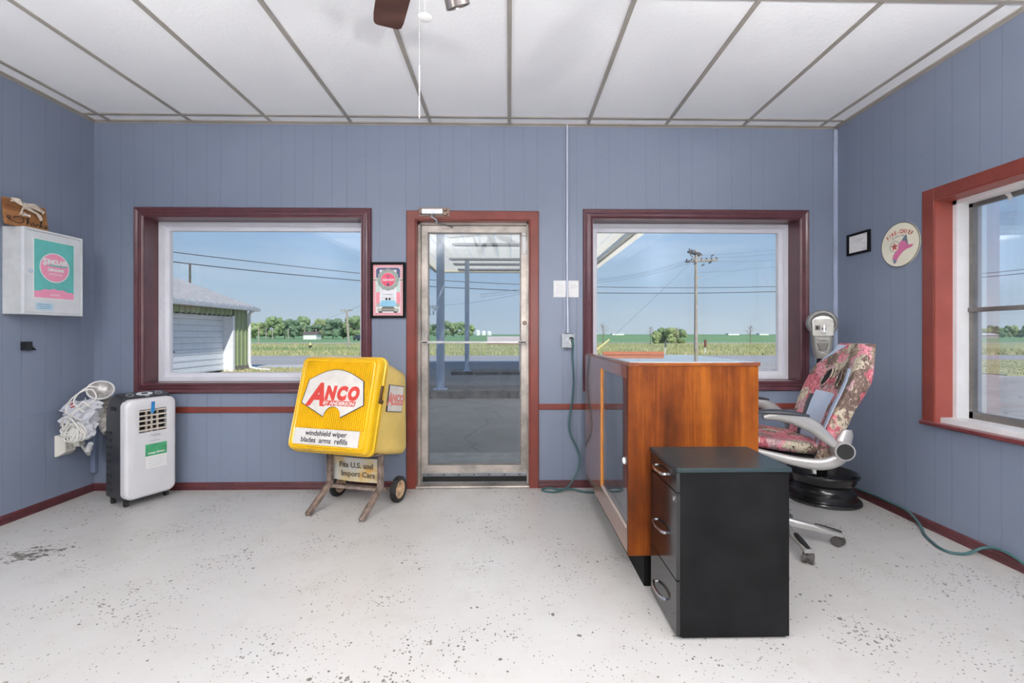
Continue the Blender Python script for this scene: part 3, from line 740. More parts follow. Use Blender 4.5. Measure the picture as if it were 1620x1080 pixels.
obj('roof', mb, M('grey_metal_roof', rgb(176, 176, 180), .45, metal=.2, var=.05), gar, world=True)
mb = MB(); mb.box(gx+.16, gx+.30, 5.2, 16.68, ez-.09, ez+.03, bev=.015)
gut = obj('gutter', mb, M('gutter_grey', rgb(186, 188, 194), .4, metal=.2), gar, world=True)
mb = MB(); mb.tube([(gx+.20, 16.46, ez-.05), (gx+.07, 16.42, ez-.14), (gx+.05, 16.40, ez-.22), (gx+.05, 16.40, .15), (gx+.10, 16.40, -.02), (gx+.5, 16.2, -.07), (gx+1.0, 16.0, -.08)], .055, 8)
obj('downspout', mb, WHITEP, gar, world=True)
mb = MB(); k = 0; z = -.04
while z < DZT-.02:
    mb.box(gx-.36, gx-.33, DY0, DY1, z, min(z+.185, DZT), bev=.012, seg=1); mb.box(gx-.335, gx-.322, DY0, DY1, z+.03, z+.10, bev=.004, seg=1); z += .19
od = obj('overhead_door', mb, M('garage_door_white', rgb(214, 220, 228), .35, var=.03), gar, world=True)
mb = MB(); mb.bar((gx-.30, 12.95, .78), (gx-.30, 13.25, .66), .02, .03); mb.cyl((gx-.33, 12.98, .6), (gx-.31, 12.98, .95), .012)
obj('door_handle', mb, ALU_D, od, world=True)
mb = MB(); mb.box(gx-.40, gx+.0, DY1, DY1+.10, ZG, DZT+.03); mb.box(gx-.40, gx+.0, DY0-.1, DY0, ZG, DZT+.03); mb.box(gx-.36, gx-.02, DY0, DY1, DZT, DZT+.04)
obj('door_trim', mb, WHITEP, gar, world=True)

# trees
LEAF = [M('leaf_green', rgb(128, 150, 106), .8, var=.12, vs=.9), M('leaf_light_green', rgb(150, 166, 114), .8, var=.3, vs=.9), M('leaf_dark_green', rgb(104, 130, 100), .8, var=.3, vs=.9)]  # leaf colours paled to stand in for distance haze
BARK = M('bark', rgb(128, 112, 96), .9, var=.15, vs=5)
def crown(seed, flat=.8, blobs=16, leaves=1500):
    rnd = random.Random(seed); mb = MB()
    cs = []
    for i in range(blobs):
        a = rnd.random()*2*PI; r = rnd.random()**.5*.36; z = rnd.uniform(.32, .86)
        k = 1-abs(z-.58)*1.2
        c = Vector((math.cos(a)*r*k, math.sin(a)*r*k, z)); q = rnd.uniform(.13, .2)
        cs.append((c, q)); mb.blob(c, q, .35, 2.6, 2, (1, 1, flat), seed+i)
    for i in range(leaves):
        c, q = rnd.choice(cs); d = Vector((rnd.gauss(0, 1), rnd.gauss(0, 1), rnd.gauss(0, 1))).normalized()
        p = c+Vector((d.x, d.y, d.z*flat))*q*rnd.uniform(.95, 1.25); s_ = rnd.uniform(.010, .022)
        a = Vector((rnd.gauss(0, 1), rnd.gauss(0, 1), rnd.gauss(0, 1))).normalized()*s_; b = a.orthogonal().normalized()*s_
        mb.bm.faces.new([mb.bm.verts.new(p+a), mb.bm.verts.new(p+b), mb.bm.verts.new(p-a), mb.bm.verts.new(p-b)])
    return mb
def trunk(seed):
    rnd = random.Random(seed); mb = MB()
    mb.tube([(0, 0, 0), (.01, 0, .2), (-.01, .01, .45), (.01, 0, .65)], .02, 8, rad=[.026, .02, .015, .006])
    for i in range(5):
        a = rnd.random()*2*PI; z = rnd.uniform(.2, .42); r = rnd.uniform(.16, .26)
        mb.tube([(0, 0, z), (math.cos(a)*r*.6, math.sin(a)*r*.6, z+.1), (math.cos(a)*r, math.sin(a)*r, z+.26)], .01, 6, rad=[.012, .008, .003])
    return mb
PROT = []
for k in range(3):
    fm = obj('foliage', crown(11+k*7, .8), LEAF[k], None, True); tm = obj('trunk', trunk(5+k), BARK, None, True)
    PROT.append((fm.data, tm.data)); bpy.data.objects.remove(fm); bpy.data.objects.remove(tm)
def tree(name, label, cat, loc, h, w, kind, group=None, has_trunk=True):
    r = thing(name, label, cat, loc, random.random()*6, group)
    f_ = bpy.data.objects.new('foliage', PROT[kind][0]); COL.objects.link(f_); f_.parent = r; f_.scale = (w, w, h)
    if has_trunk:
        t2 = bpy.data.objects.new('trunk', PROT[kind][1]); COL.objects.link(t2); t2.parent = r; t2.scale = (w, w, h)
    return r
ORD = ['first', 'second', 'third', 'fourth', 'fifth', 'sixth', 'seventh', 'eighth', 'ninth', 'tenth', 'eleventh', 'twelfth', 'thirteenth', 'fourteenth', 'fifteenth']
rnd = random.Random(3)
SZ = ('tall', 'broad', 'low', 'rounded', 'loose')
TREES = []
x = -66.5
while x < -37.5:
    TREES.append((x, rnd.uniform(4.8, 7.4), rnd.uniform(5.0, 6.6), rnd.choice((0, 1, 2)))); x += rnd.uniform(2.3, 2.9)
KN = ('mid green', 'light green', 'dark green')
for i, (x, h, ww, kd) in enumerate(TREES):
    y = 125+(0, 7, 3, 10)[i % 4]
    tree('leafy_tree', '%s tree, %s from the garage in the row beyond the left window' % (KN[kd], ORD[i]), 'tree', (x*y/118, y, ZG-.6), h, ww, kd, 'row of trees beyond the left window')
for k, (px, hh) in enumerate(((676, 6.2), (690, 6.4), (705, 6.9), (718, 6.6), (731, 6.5), (742, 5.8))):
    y = 200+(0, 6)[k % 2]; p = at(px, 531, y); kd = (0, 2, 0, 1, 0, 1)[k]
    tree('grove_tree', '%s tree, %s from the left in the grove behind the canopy posts' % (KN[kd], ORD[k]), 'tree', (p.x, p.y, ZG-.6), hh+1, 6.2, kd, 'grove seen through the glass door')
for k, (px, hh, ww) in enumerate(((1037, 1.5, 1.5), (1050, 1.9, 1.7), (1063, 2.0, 1.8), (1076, 1.7, 1.6))):
    p = at(px, 543, 62+(0, 1.2)[k % 2]); kd = (1, 0, 1, 0)[k]
    tree('bush', '%s bush, %s from the left in the clump beside the utility pole' % (KN[kd], ORD[k]), 'bush', (p.x, p.y, ZG-.55), hh+.9, ww+.5, kd, 'clump of bushes in the field', False)
for k in range(13):
    p = at(1543+k*14, 535, 150+(k % 3)*6)
    tree('distant_tree', '%s horizon tree, %s from the left in the side window' % (KN[k % 3], ORD[k]), 'tree', (p.x, p.y, ZG-.5), 3.2+(k*37 % 5)*.5+k*.12, 4.4, k % 3, 'trees on the horizon outside the side window')
def sapling(label, px, pyb, y, h):
    p = at(px, pyb, y); mb = MB(); rr = random.Random(int(px))
    mb.tube([(0, 0, 0), (.02, 0, h*.5), (0, 0, h)], .03, 6, rad=[.05, .035, .01])
    for i in range(26):
        a = rr.random()*2*PI; z = h*rr.uniform(.35, .95); L = (h-z)*.45+.15
        mb.tube([(0, 0, z), (math.cos(a)*L, math.sin(a)*L, z+L*.9)], .008, 4, rad=[.014, .006])
    return single('bare_sapling', mb, BARK, label, 'sapling', (p.x, p.y, ZG))
sapling('thin bare sapling at the left end of the right window view', 954, 545, 55, 2.8)
sapling('thin bare sapling in front of the clump of bushes', 1029, 545, 55, 2.2)
sapling('thin bare sapling growing out of the bushes near the pole', 1070, 546, 52, 2.1)
sapling('thin bare sapling far right of the utility pole', 1187, 543, 62, 2.6)

# utility poles and wires
WOODP = M('weathered_pole', rgb(168, 158, 148), .8, var=.1, vs=4)
DARKP = M('dark_pole_hardware', rgb(84, 84, 88), .7, var=.1)
pb_ = at(1101, 561, 28); px_, py_ = pb_.x, pb_.y
up = thing('utility_pole', 'tall utility pole with doubled crossarms outside the right window', 'utility pole', (px_, py_, ZG))
mb = MB(); mb.cyl((0, 0, 0), (0, 0, 6.62), .12, .075, 16); obj('pole', mb, WOODP, up, True)
for nm, z, a, b, tilt in (('crossarm', 6.35, (-.78, -.9), (.72, 1.0), .1), ('crossarm', 5.93, (-.45, .35), (1.15, -.35), 0)):
    mb = MB()
    for o in (-.09, .09): mb.bar((a[0]+o*.6, a[1]-o, z), (b[0]+o*.6, b[1]-o, z+tilt), .09, .11)
    ca_ = obj(nm, mb, DARKP if z > 6 else WOODP, up)
    for k in range(7):
        f_ = k/6; q = Vector((a[0]+(b[0]-a[0])*f_, a[1]+(b[1]-a[1])*f_, z+tilt*f_+.05))
        ib = MB(); ib.lathe([(0, 0), (.035, 0), (.05, .05), (.03, .08), (.045, .12), (0, .14)], q, (0, 0, 1), 10); obj('insulator', ib, DARKP, ca_)
for q_ in (((-.5, -.3, 6.3), (0, 0, 5.9), .05), ((.5, .3, 6.35), (0, 0, 5.9), .05), ((-.1, 0, 4.85), (.25, 0, 4.9), .08)):
    mb = MB(); mb.bar(q_[0], q_[1], q_[2], q_[2]); obj('brace', mb, WOODP, up)
for k, (dx, dz) in enumerate(((-.6, 5.8), (.3, 5.6), (.75, 5.75), (.9, 6.2), (-.2, 5.7))):
    mb = MB(); mb.cyl((dx, -.15, dz), (dx+.16, -.15, dz+.10), .04, n=10); obj('fuse_cutout', mb, DARKP, up)
def wire(label, P, r=.022, m=None, name='power_line'):
    P = cr_spline(P, 8); c = sum(P, Vector())/len(P); c = Vector((c.x, c.y, P[-1].z))
    mb = MB(); mb.tube(P, r, 5)
    return single(name, mb, m or WIRE, label, 'cable', c, world=True)
WIRE = M('black_wire', rgb(62, 66, 76), .6, var=.02); WIREG = M('grey_wire', rgb(126, 138, 154), .6, var=.02)
wire('upper of the two long black wires crossing all the windows', [at(150, 378, 27), at(271, 398, 30), at(430, 417, 34), at(573, 432.5, 37), at(675, 442, 39), at(830, 450, 42), at(938, 453.5, 44), at(1085, 455, 46), at(1230, 453, 47), at(1400, 447, 44), at(1540, 434, 41), at(1620, 426, 39), at(1760, 410, 36)], .030)
wire('lower of the two long black wires crossing all the windows', [at(150, 396, 27), at(271, 413.5, 30), at(430, 431, 34), at(573, 444, 37), at(675, 452.5, 39), at(830, 460, 42), at(938, 463, 44), at(1085, 463.5, 46), at(1230, 461, 47), at(1400, 454, 44), at(1540, 440, 41), at(1620, 432, 39), at(1760, 415, 36)], .036)
for k, (a, b) in enumerate(((443, 410), (445, 413), (448, 416))):
    wire(('topmost', 'middle', 'lowest')[k]+' of three thin wires rising to the crossarms from the left', [at(760, a+22, 30), at(938, a, 29), at(1020, (a+b)/2+4, 28.5), at(1092, b, 28)], .010, WIREG)
for k, (a, b) in enumerate(((404, 395), (408, 402), (414, 411), (431, 422))):
    wire(('topmost', 'second', 'third', 'lowest')[k]+' of four thin wires leaving the pole to the right', [at(1106, a, 28), at(1170, (a+b)/2+1, 28.5), at(1230, b, 29), at(1500, b-16, 31)], .010, WIREG)
wire('slanting guy wire from the utility pole to its yellow guard', [at(1094, 414, 28), at(1040, 466, 27.6), at(962, 540, 27.2)], .012, WIREG, 'guy_wire')
wire('faint thin wire low in the sky behind the glass door', [at(660, 487, 60), at(750, 478, 58), at(840, 462, 55)], .02, WIREG)
wire('faint thin wire climbing right beyond the slender far pole', [at(470, 520, 60), at(551, 491.5, 44), at(590, 470, 36)], .014, WIREG)
mb = MB(); mb.cyl(at(964, 537, 27.2), at(944, 553, 27.15), .055, n=10)
single('guy_guard', mb, M('pale_yellow_plastic', rgb(224, 214, 150), .5), 'pale yellow guard tube on the guy wire in the grass', 'cable guard', at(944, 553, 27.15), world=True)
def upole(label, px, ptop, pbase, y, r=.10, arm=0, lean=0, m=None):
    b = at(px, pbase, y); tz = at(px, ptop, y).z; o = thing('utility_pole', label, 'utility pole', (b.x, b.y, ZG))
    mb = MB(); mb.cyl((0, 0, 0), (lean, 0, tz-ZG), r, r*.7, 10); obj('pole', mb, m or WOODP, o, True)
    if arm:
        mb = MB(); mb.bar((lean-arm, 0, tz-ZG-.12), (lean+arm, 0, tz-ZG-.05), .08, .09); a = obj('crossarm', mb, WOODP, o)
        for k in (-1, -.4, .4, 1):
            ib = MB(); ib.cyl((lean+arm*k*.95, 0, tz-ZG-.06), (lean+arm*k*.95, 0, tz-ZG+.06), .03, n=8); obj('insulator', ib, DARKP, a)
upole('leaning pale pole with one crossarm beside the dark car', 552, 490, 549, 44, .12, .55, -.22)
upole('dark pole rising behind the garage roof', 300.5, 418, 549, 30, .085, m=M('dark_wood_pole', rgb(92, 80, 74), .8, var=.2, vs=6))
for px, t_, b_, nth in ((409, 515, 543, 'pale pole nearest the garage downspout in the far field'), (421, 519, 535, 'second pale pole from the garage in the far field'), (431, 521, 535, 'third and shortest pole from the garage in the far field'), (456, 519, 535, 'fourth pale pole from the garage in front of the trees'), (482, 520, 534, 'pole just left of the small white farm house'), (500, 520, 534, 'pole just right of the small white farm house')):
    upole(nth, px, t_, b_, 62 if b_ > 540 else 118, .09 if b_ > 540 else .14)
upole('distant dark pole seen just above the white bollard', 826, 515, 534, 130, .2, m=DARKP)
# small things in the field
def marker(label, px, y, h, w, m, m2):
    p = at(px, 555, y); o = thing('marker_post', label, 'marker post', (p.x, p.y, ZG))
    mb = MB(); mb.cyl((0, 0, 0), (.05, 0, h*.55), .03, n=8); obj('post', mb, WHITEP if m2 is None else m2, o)
    mb = MB(); mb.box(-w/2+.05, w/2+.05, -.05, .05, h*.5, h, bev=.02); obj('marker_head', mb, m, o)
marker('small dark marker post in the grass behind the counter', 1051.5, 27.5, .95, .07, DARKP, None)
marker('small red brown marker post right of the utility pole', 1114.5, 27.6, .95, .12, M('red_brown', rgb(120, 66, 58), .6), None)
p = at(491, 551, 42); o = thing('barrel_marker', 'small black marker with yellow top in the far grass', 'marker', (p.x, p.y, ZG))
mb = MB(); mb.cyl((0, 0, 0), (0, 0, .26), .17, .13, 12); obj('base', mb, BLACKM, o); mb = MB(); mb.cyl((0, 0, .26), (0, 0, .52), .12, .05, 12); obj('top', mb, M('pale_yellow_plastic', rgb(224, 214, 150), .5), o)
# parked dark car far away
p = at(567, 540, 92)
car = thing('car', 'small dark blue car parked in the far grass beyond left window', 'car', (p.x, p.y, ZG), -.75)
BODY = M('dark_blue_paint', rgb(48, 58, 78), .3, coat=.5)
mb = MB(); prof = [(-1.0, .28), (-1.02, .68), (-.95, .8), (-.55, .84), (-.25, 1.16), (.55, 1.18), (.86, .86), (1.05, .8), (1.05, .3)]
mb.prism([(x*1.15, -.5, z) for x, z in prof], (0, 1.0, 0)); obj('body', mb, BODY, car)
mb = MB(); mb.prism([(x*1.15, -.505, z) for x, z in ((-.46, .86), (-.22, 1.11), (.5, 1.12), (.74, .88))], (0, 1.01, 0)); mb.prism([(-.62, -.42, .88), (-.62, .42, .88), (-.34, .38, 1.13), (-.34, -.38, 1.13)], (-.02, 0, .01)); obj('windows', mb, BLACKG, car)
for sx in (-.72, .78):
    for sy in (-.5, .5):
        wb = MB(); wb.cyl((sx, sy-.09, .22), (sx, sy+.09, .22), .22, n=18); obj('wheel', wb, RUBBER, car)
for sy in (-.36, .36):
    wb = MB(); wb.box(-1.2, -1.16, sy-.1, sy+.1, .56, .66); obj('headlight', wb, WHITEP, car)
# far buildings
SHED = M('far_shed_white', rgb(232, 232, 230), .6, var=.02); SROOF = M('far_shed_roof', rgb(196, 198, 200), .6, var=.02)
def shed(label, px, y, w, h, dpt=8, mw=None, mr=None, name='farm_building'):
    p = at(px, 530, y); o = thing(name, label, 'building', (p.x, p.y, ZG))
    mb = MB(); mb.box(-w/2, w/2, 0, dpt, 0, h*.7); obj('wall', mb, mw or SHED, o)
    mb = MB(); mb.prism([(-w/2-.3, -.3, h*.68), (-w/2-.3, dpt+.3, h*.68), (-w/2-.3, dpt/2, h)], (w+.6, 0, 0)); obj('roof', mb, mr or SROOF, o)
shed('long white shed on the horizon in the left of right window', 978, 600, 16, 3)
shed('long white shed on the horizon right of the utility pole', 1161, 600, 15, 3)
shed('white shed on the horizon nearest the right window frame', 1209, 600, 13, 3)
shed('small white farm house among trees beyond the left window', 490, 112, 3.2, 1.9, 3, mr=M('brown_roof', rgb(110, 92, 88), .7))
shed('long low grey building on the horizon outside the side window', 1558, 140, 9, 1.6, 4, M('far_grey', rgb(150, 152, 156), .6), SROOF)
for k, px in enumerate((756, 765, 774)):
    p = at(px, 530, 500); mb = MB(); mb.lathe([(2.6, 0), (2.6, 4.5-k*.6), (1.2, 5.8-k*.6), (0, 6.1-k*.6)], n=20)
    single('grain_bin', mb, SHED, ('largest grain bin beside the grove on the horizon', 'middle grain bin of the three on the horizon', 'smallest grain bin farthest right on the horizon')[k], 'grain bin', (p.x, p.y, ZG), smooth=True)
# ------------------------------------------------------------ things in the room
def rrect(w, h, r, n=6, cx=0, cz=0):
    P = []
    for (sx, sz, a0) in ((1, 1, 0), (-1, 1, PI/2), (-1, -1, PI), (1, -1, 1.5*PI)):
        for i in range(n+1):
            a = a0+PI/2*i/n; P.append((cx+sx*(w/2-r)+r*math.cos(a), cz+sz*(h/2-r)+r*math.sin(a)))
    return P
def frame(mb, x0, x1, z0, z1, w, y0, y1, bev=.002):
    mb.box(x0, x0+w, y0, y1, z0, z1, bev=bev); mb.box(x1-w, x1, y0, y1, z0, z1, bev=bev)
    mb.box(x0+w*.98, x1-w*.98, y0, y1, z0, z0+w, bev=bev); mb.box(x0+w*.98, x1-w*.98, y0, y1, z1-w, z1, bev=bev); return mb

# --- yellow wiper cabinet on its wheeled stand
YEL = M('yellow_plastic', rgb(232, 184, 24), .32, var=.06, vs=5, coat=.35)
YELD = M('faded_yellow_plastic', rgb(234, 202, 112), .4, var=.07, vs=3, coat=.25)
psi, phi = -.294, .264
u = Vector((math.cos(psi), math.sin(psi), 0)); v = Vector((-math.sin(psi), math.cos(psi), 0)); zz = Vector((0, 0, 1))
hv = zz*math.cos(phi)+v*math.sin(phi); dv = v*math.cos(phi)-zz*math.sin(phi)
BR = Vector((-.908, 2.853, .415)); BL = BR-u*.642; BW, BH = .642, .652
FM = Matrix((u, dv, hv)).transposed().to_4x4(); FM.translation = BL
wc = thing('wiper_cabinet', 'yellow tilted wiper blade cabinet on a rusty wheeled stand', 'display cabinet', (-1.09, 3.1, 0))
def lidring(y, ins, r=.05): return [(x, y, z) for x, z in rrect(BW-2*ins, BH-2*ins, max(r-ins*.6, .012), 8, BW/2, BH/2)]
mb = MB(); mb.loft([lidring(.090, .004), lidring(.088, -.006), lidring(.066, -.006), lidring(.062, .003), lidring(.034, .004), lidring(.016, .010), lidring(.004, .022), lidring(.009, .026), lidring(.010, .029), lidring(-.002, .034), lidring(-.004, .042), lidring(.008, .048), lidring(.010, .054)], cap=True)
lid = obj('lid', mb, YEL, wc, True, True, xf=FM, angle=.9)
# fluted front panel with the badge area left flat
mb = MB(); z0, z1 = .155, .605; n = 34; xa, xb = .05, .592
badge = [(.075, .320), (.105, .478)] + [(.105+(.538-.105)*i/14, .478+.075*math.sin(PI*i/14)-.0*i) for i in range(1, 14)] + [(.538, .478), (.566, .320), (.402, .232)]
arc = [(.335+.067*math.cos(a), .232+.070*math.sin(a)) for a in [PI*i/10 for i in range(1, 10)]]
badge += arc + [(.268, .232)]
for i in range(n):
    x = xa+(xb-xa)*(i+.5)/n; hw = (xb-xa)/n*.36
    mb.prism([(x-hw, .011, z0), (x-hw*.3, -.002, z0), (x+hw*.3, -.002, z0), (x+hw, .011, z0)], (0, 0, z1-z0))
obj('fluted_panel', mb, YEL, lid, False, True, xf=FM)
def inset(P, k):
    cx = sum(p[0] for p in P)/len(P); cz = sum(p[1] for p in P)/len(P)
    return [(cx+(x-cx)*k, cz+(z-cz)*k) for x, z in P]
mb = MB(); mb.flat(inset(badge, 1.012), -.001, .004); o_ = obj('badge_outline', mb, INK, lid, False, True, xf=FM)
BADGE = M('badge_white', rgb(222, 217, 208), .4, var=.05, vs=14)
mb = MB(); mb.flat(inset(badge, .985), -.005, .001); bdg = obj('badge', mb, BADGE, lid, False, True, xf=FM)
REDL = M('logo_red', rgb(206, 66, 56), .45, var=.03)
text('A', .205, REDL, bdg, 'logo_letters', .188, .310, -.0065, .0095, .22, sx=.95, xf=FM, world=True)
text('NCO', .118, REDL, bdg, 'logo_letters', .386, .353, -.0065, .0092, .12, sx=.84, spacing=1.30, xf=FM, world=True)
mb = MB(); mb.flat([(.238, .308), (.498, .308), (.505, .342), (.244, .342)], -.0062, .0005); rb_ = obj('logo_bar', mb, REDL, bdg, False, True, xf=FM)
text('BY ANDERSON', .032, BADGE, rb_, 'bar_letters', .372, .3135, -.0075, .0012, .15, sx=1.12, xf=FM, world=True)
mb = MB(); mb.loft([[(x, .004, z) for x, z in rrect(.508, .108, .006, 3, .312, .098)], [(x, -.002, z) for x, z in rrect(.500, .100, .005, 3, .312, .098)]])
lp = obj('lettered_plate', mb, M('plate_white', rgb(224, 220, 214), .45, var=.04, vs=14), lid, False, True, xf=FM)
text('windshield wiper', .047, INK, lp, 'plate_letters', .312, .107, -.003, .0009, sx=1.0, xf=FM, world=True)
text('blades  arms  refills', .047, INK, lp, 'plate_letters', .306, .062, -.003, .0009, sx=1.0, xf=FM, world=True)
# body: rounded loft from the lid to the smaller back
def quadmap(Q, P):   # Q: BL BR TR TL corners, P unit coords
    return [Q[0]*(1-a)*(1-b)+Q[1]*a*(1-b)+Q[2]*a*b+Q[3]*(1-a)*b for a, b in P]
def onF(x, y, z): return FM @ Vector((x, y, z))
Q0 = [onF(.008, .07, .008), onF(BW-.008, .07, .008), onF(BW-.008, .07, BH-.008), onF(.008, .07, BH-.008)]
Q1 = [Vector((-1.29, 3.415, .315)), Vector((-.742, 3.262, .318)), Vector((-.772, 3.372, .905)), Vector((-1.30, 3.442, .905))]
def U(r, n=8): return [((x+1)/2, (z+1)/2) for x, z in rrect(2, 2, r*2, n)]
def lerpQ(k): return [a.lerp(b, k) for a, b in zip(Q0, Q1)]
def bulge(Q, k):
    c = sum(Q, Vector())/4; return [c+(q-c)*k for q in Q]
mb = MB(); mb.loft([quadmap(bulge(Q0, 1.0), U(.07)), quadmap(bulge(lerpQ(.12), .985), U(.08)), quadmap(lerpQ(.5), U(.08)), quadmap(lerpQ(.93), U(.09)), quadmap(bulge(lerpQ(.99), .97), U(.10)), quadmap(bulge(Q1, .90), U(.12))])
body = obj('body', mb, YELD, wc, True, True, angle=.7)
# side sign on the right face of the body
a0 = lerpQ(.24); a1 = lerpQ(.90)
def side(k, h): 
    q = lerpQ(k); return q[1].lerp(q[2], h)
sn = (side(.9, .5)-side(.2, .5)).cross(side(.5, .9)-side(.5, .1)).normalized()
if sn.x < 0: sn = -sn
S0, S1, S3 = side(.26, .46), side(.78, .49), side(.26, .76); S2 = S1+(S3-S0)*1.0; sn = (S1-S0).cross(S3-S0).normalized(); sn = -sn if sn.x < 0 else sn
mb = MB(); mb.prism([p-sn*.016 for p in (S0, S1, S2, S3)], sn*.019); o1 = obj('side_sign_edge', mb, INK, body, False, True)
cS = (S0+S1+S2+S3)/4
mb = MB(); mb.prism([cS+(p-cS)*.95+sn*.003 for p in (S0, S1, S2, S3)], sn*.001); ss = obj('side_sign', mb, BADGE, body, False, True)
su = ((S1-S0)+(S2-S3)).normalized(); sh = ((S3-S0)+(S2-S1)); sh = (sh-su*sh.dot(su)).normalized()
SM = Matrix((su, -sn, sh)).transposed().to_4x4(); SM.translation = cS+sn*.0048
PINK = M('faded_logo_red', rgb(224, 142, 132), .5, var=.05)
text('A', .115, PINK, ss, 'faded_letters', -.072, -.045, 0, .006, .15, sx=.72, xf=SM, world=True)
text('NCO', .068, PINK, ss, 'faded_letters', .026, -.020, 0, .005, .1, sx=.95, xf=SM, world=True)
mb = MB(); mb.flat([(-.045, -.046), (.092, -.046), (.094, -.028), (-.043, -.028)], 0, .0004); obj('faded_bar', mb, PINK, ss, False, True, xf=SM)
mb = MB(); k0 = onF(BW+.004, .055, .36); k1 = onF(BW+.006, .055, .46)
mb.bar(k0, k1, .012, .018, up=dv); mb.cyl(onF(BW+.0, .055, .355), onF(BW+.022, .055, .352), .014, n=12); obj('latch', mb, M('rusty_latch', rgb(112, 82, 60), .5, metal=.4, var=.2), lid, False, True)
RUSTY = M('rusty_steel', rgb(138, 122, 112), .6, metal=.3, var=.28, vs=22, bmp=.2, bs=40)
foot = [(-1.318, 2.943), (-.937, 2.848)]; dr_ = Vector((.24, .97, 0))
for k, (fx, fy) in enumerate(foot):
    mb = MB(); a = Vector((fx, fy, .012)); b = a+dr_*.23+Vector((0, 0, .135)); c = b+Vector((0, 0, .235)); nb_ = b+Vector((0, 0, .02))
    for (p, q) in ((a, b), (b, c)):
        mb.bar(p, q, .034, .005, up=(p-q).cross(u)); 
        for s_ in (-.0165, .0165): mb.bar(p+u*s_, q+u*s_, .004, .026, up=(p-q).cross(u))
    obj('leg', mb, RUSTY, wc, False, True)
    wcen = (Vector((-.792, 3.2, .088)), Vector((-1.262, 3.325, .088)))[1-k]
    mb = MB(); ax_ = u; mb.tube([b, b+dr_*.05+Vector((0, 0, -.03)), Vector((b.x, b.y, .09))+dr_*.12, Vector((wcen.x, wcen.y, .088))-u*(.02 if k else -.0)], .011, 8)
    obj('wheel_strut', mb, RUSTY, wc, True, True)
    mb = MB(); mb.lathe([(.062, -.018), (.078, -.022), (.088, -.012), (.088, .012), (.078, .022), (.062, .018)], wcen, u, 40, close=True)
    for i in range(26):
        a_ = 2*PI*i/26; e1 = zz*math.cos(a_)+Vector((-u.y, u.x, 0))*math.sin(a_); mb.bar(wcen+e1*.087-u*.014, wcen+e1*.087+u*.014, .009, .006, up=e1)
    wh = obj('wheel', mb, RUBBER, wc, False, True)
    mb = MB(); mb.lathe([(.055, -.014), (.064, -.017), (.064, .017), (.055, .014)], wcen, u, 36, close=True); mb.cyl(wcen-u*.026, wcen+u*.026, .014, n=14)
    for i in range(5):
        a_ = 2*PI*i/5; e1 = zz*math.cos(a_)+Vector((-u.y, u.x, 0))*math.sin(a_); mb.bar(wcen+e1*.01, wcen+e1*.06, .018, .008, up=u)
    obj('hub', mb, M('cream_hub', rgb(206, 176, 142), .5, var=.06), wh, False, True)
mb = MB(); mb.cyl((-1.262, 3.325, .088), (-.792, 3.2, .088), .007, n=10)
a = Vector((foot[0][0], foot[0][1], .09))+dr_*.25; b = Vector((foot[1][0], foot[1][1], .09))+dr_*.25; mb.bar(a+zz*.03, b+zz*.03, .016, .02)
obj('axle', mb, RUSTY, wc, True, True)
mb = MB(); 
for k, (fx, fy) in enumerate(foot):
    b = Vector((fx, fy, .385))+dr_*.14; mb.bar(b, b+dr_*.34-zz*.045, .03, .012)
a = Vector((foot[0][0], foot[0][1], .35))+dr_*.30; b = Vector((foot[1][0], foot[1][1], .35))+dr_*.30; mb.bar(a, b, .02, .012)
obj('top_bracket', mb, RUSTY, wc, False, True)
PM = Matrix((u, v, zz)).transposed().to_4x4(); PM.translation = Vector((foot[0][0], foot[0][1], 0))+dr_*.262
PLT, t, p = base('worn_plate_metal'); f_ = nz(t, objco(t, (1, 1, 1)), 5, 4, .6)
t.links.new(ramp(t, f_, [(.40, rgb(190, 190, 184)), (.52, rgb(196, 178, 138)), (.60, rgb(190, 146, 70))]), p.inputs['Base Color']); p.inputs['Roughness'].default_value = .45
mb = MB(); mb.surf(lambda a, b: (.005+a*.385, -.018*math.sin(PI*a), .168+b*.165), 16, 3); pl = obj('lettered_plate', mb, PLT, wc, True, True, xf=PM)
FADE = M('faded_ink', rgb(92, 84, 68), .6, var=.1)
text('Fits U.S. and', .052, FADE, pl, 'plate_letters', .205, .265, -.0205, .0014, sx=1.05, xf=PM, world=True)
text('Import Cars', .052, FADE, pl, 'plate_letters', .22, .205, -.0205, .0014, sx=1.05, xf=PM, world=True)

# --- portable air conditioner
ac = thing('portable_air_conditioner', 'white fronted dark grey portable air conditioner on casters in left corner', 'air conditioner', (-2.616, 3.078, 0), math.radians(65.3))
w = .315; ACD = M('dark_grey_plastic', rgb(52, 54, 58), .42, var=.05, vs=8); ACW = M('white_plastic', rgb(216, 215, 217), .3, var=.02, coat=.3)
side_ = [(.245, .05), (.245, .60), (.230, .68), (.20, .735), (.165, .768), (.12, .780), (.03, .745), (.03, .05)]
mb = MB(); mb.prism([(0.004, y, z) for y, z in side_], (w-.008, 0, 0))
bmesh.ops.bevel(mb.bm, geom=[e for e in mb.bm.edges], offset=.014, segments=3, affect='EDGES')
shell = obj('shell', mb, ACD, ac, True)
mb = MB()
for i in range(9): mb.box(-.0005, .006, .16, .222, .10+i*.05, .118+i*.05)
obj('side_grille', mb, M('darker_plastic', rgb(44, 46, 50), .5), shell)
mb = MB(); mb.box(-.002, .02, .10, .17, .665, .672, bev=.002); mb.box(0.0, .006, .105, .165, .672, .69, bev=.002); obj('side_handle', mb, BLACKM, shell)
def panelring(y, ins):
    return [(x, y, z) for x, z in rrect(w-2*ins, .69-2*ins, .050-ins*.5, 8, w/2, .395)]
mb = MB(); rings = [panelring(.045, 0), panelring(.0, .0), panelring(-.012, .006), panelring(-.017, .016)]
mb.loft(rings, cap=False)
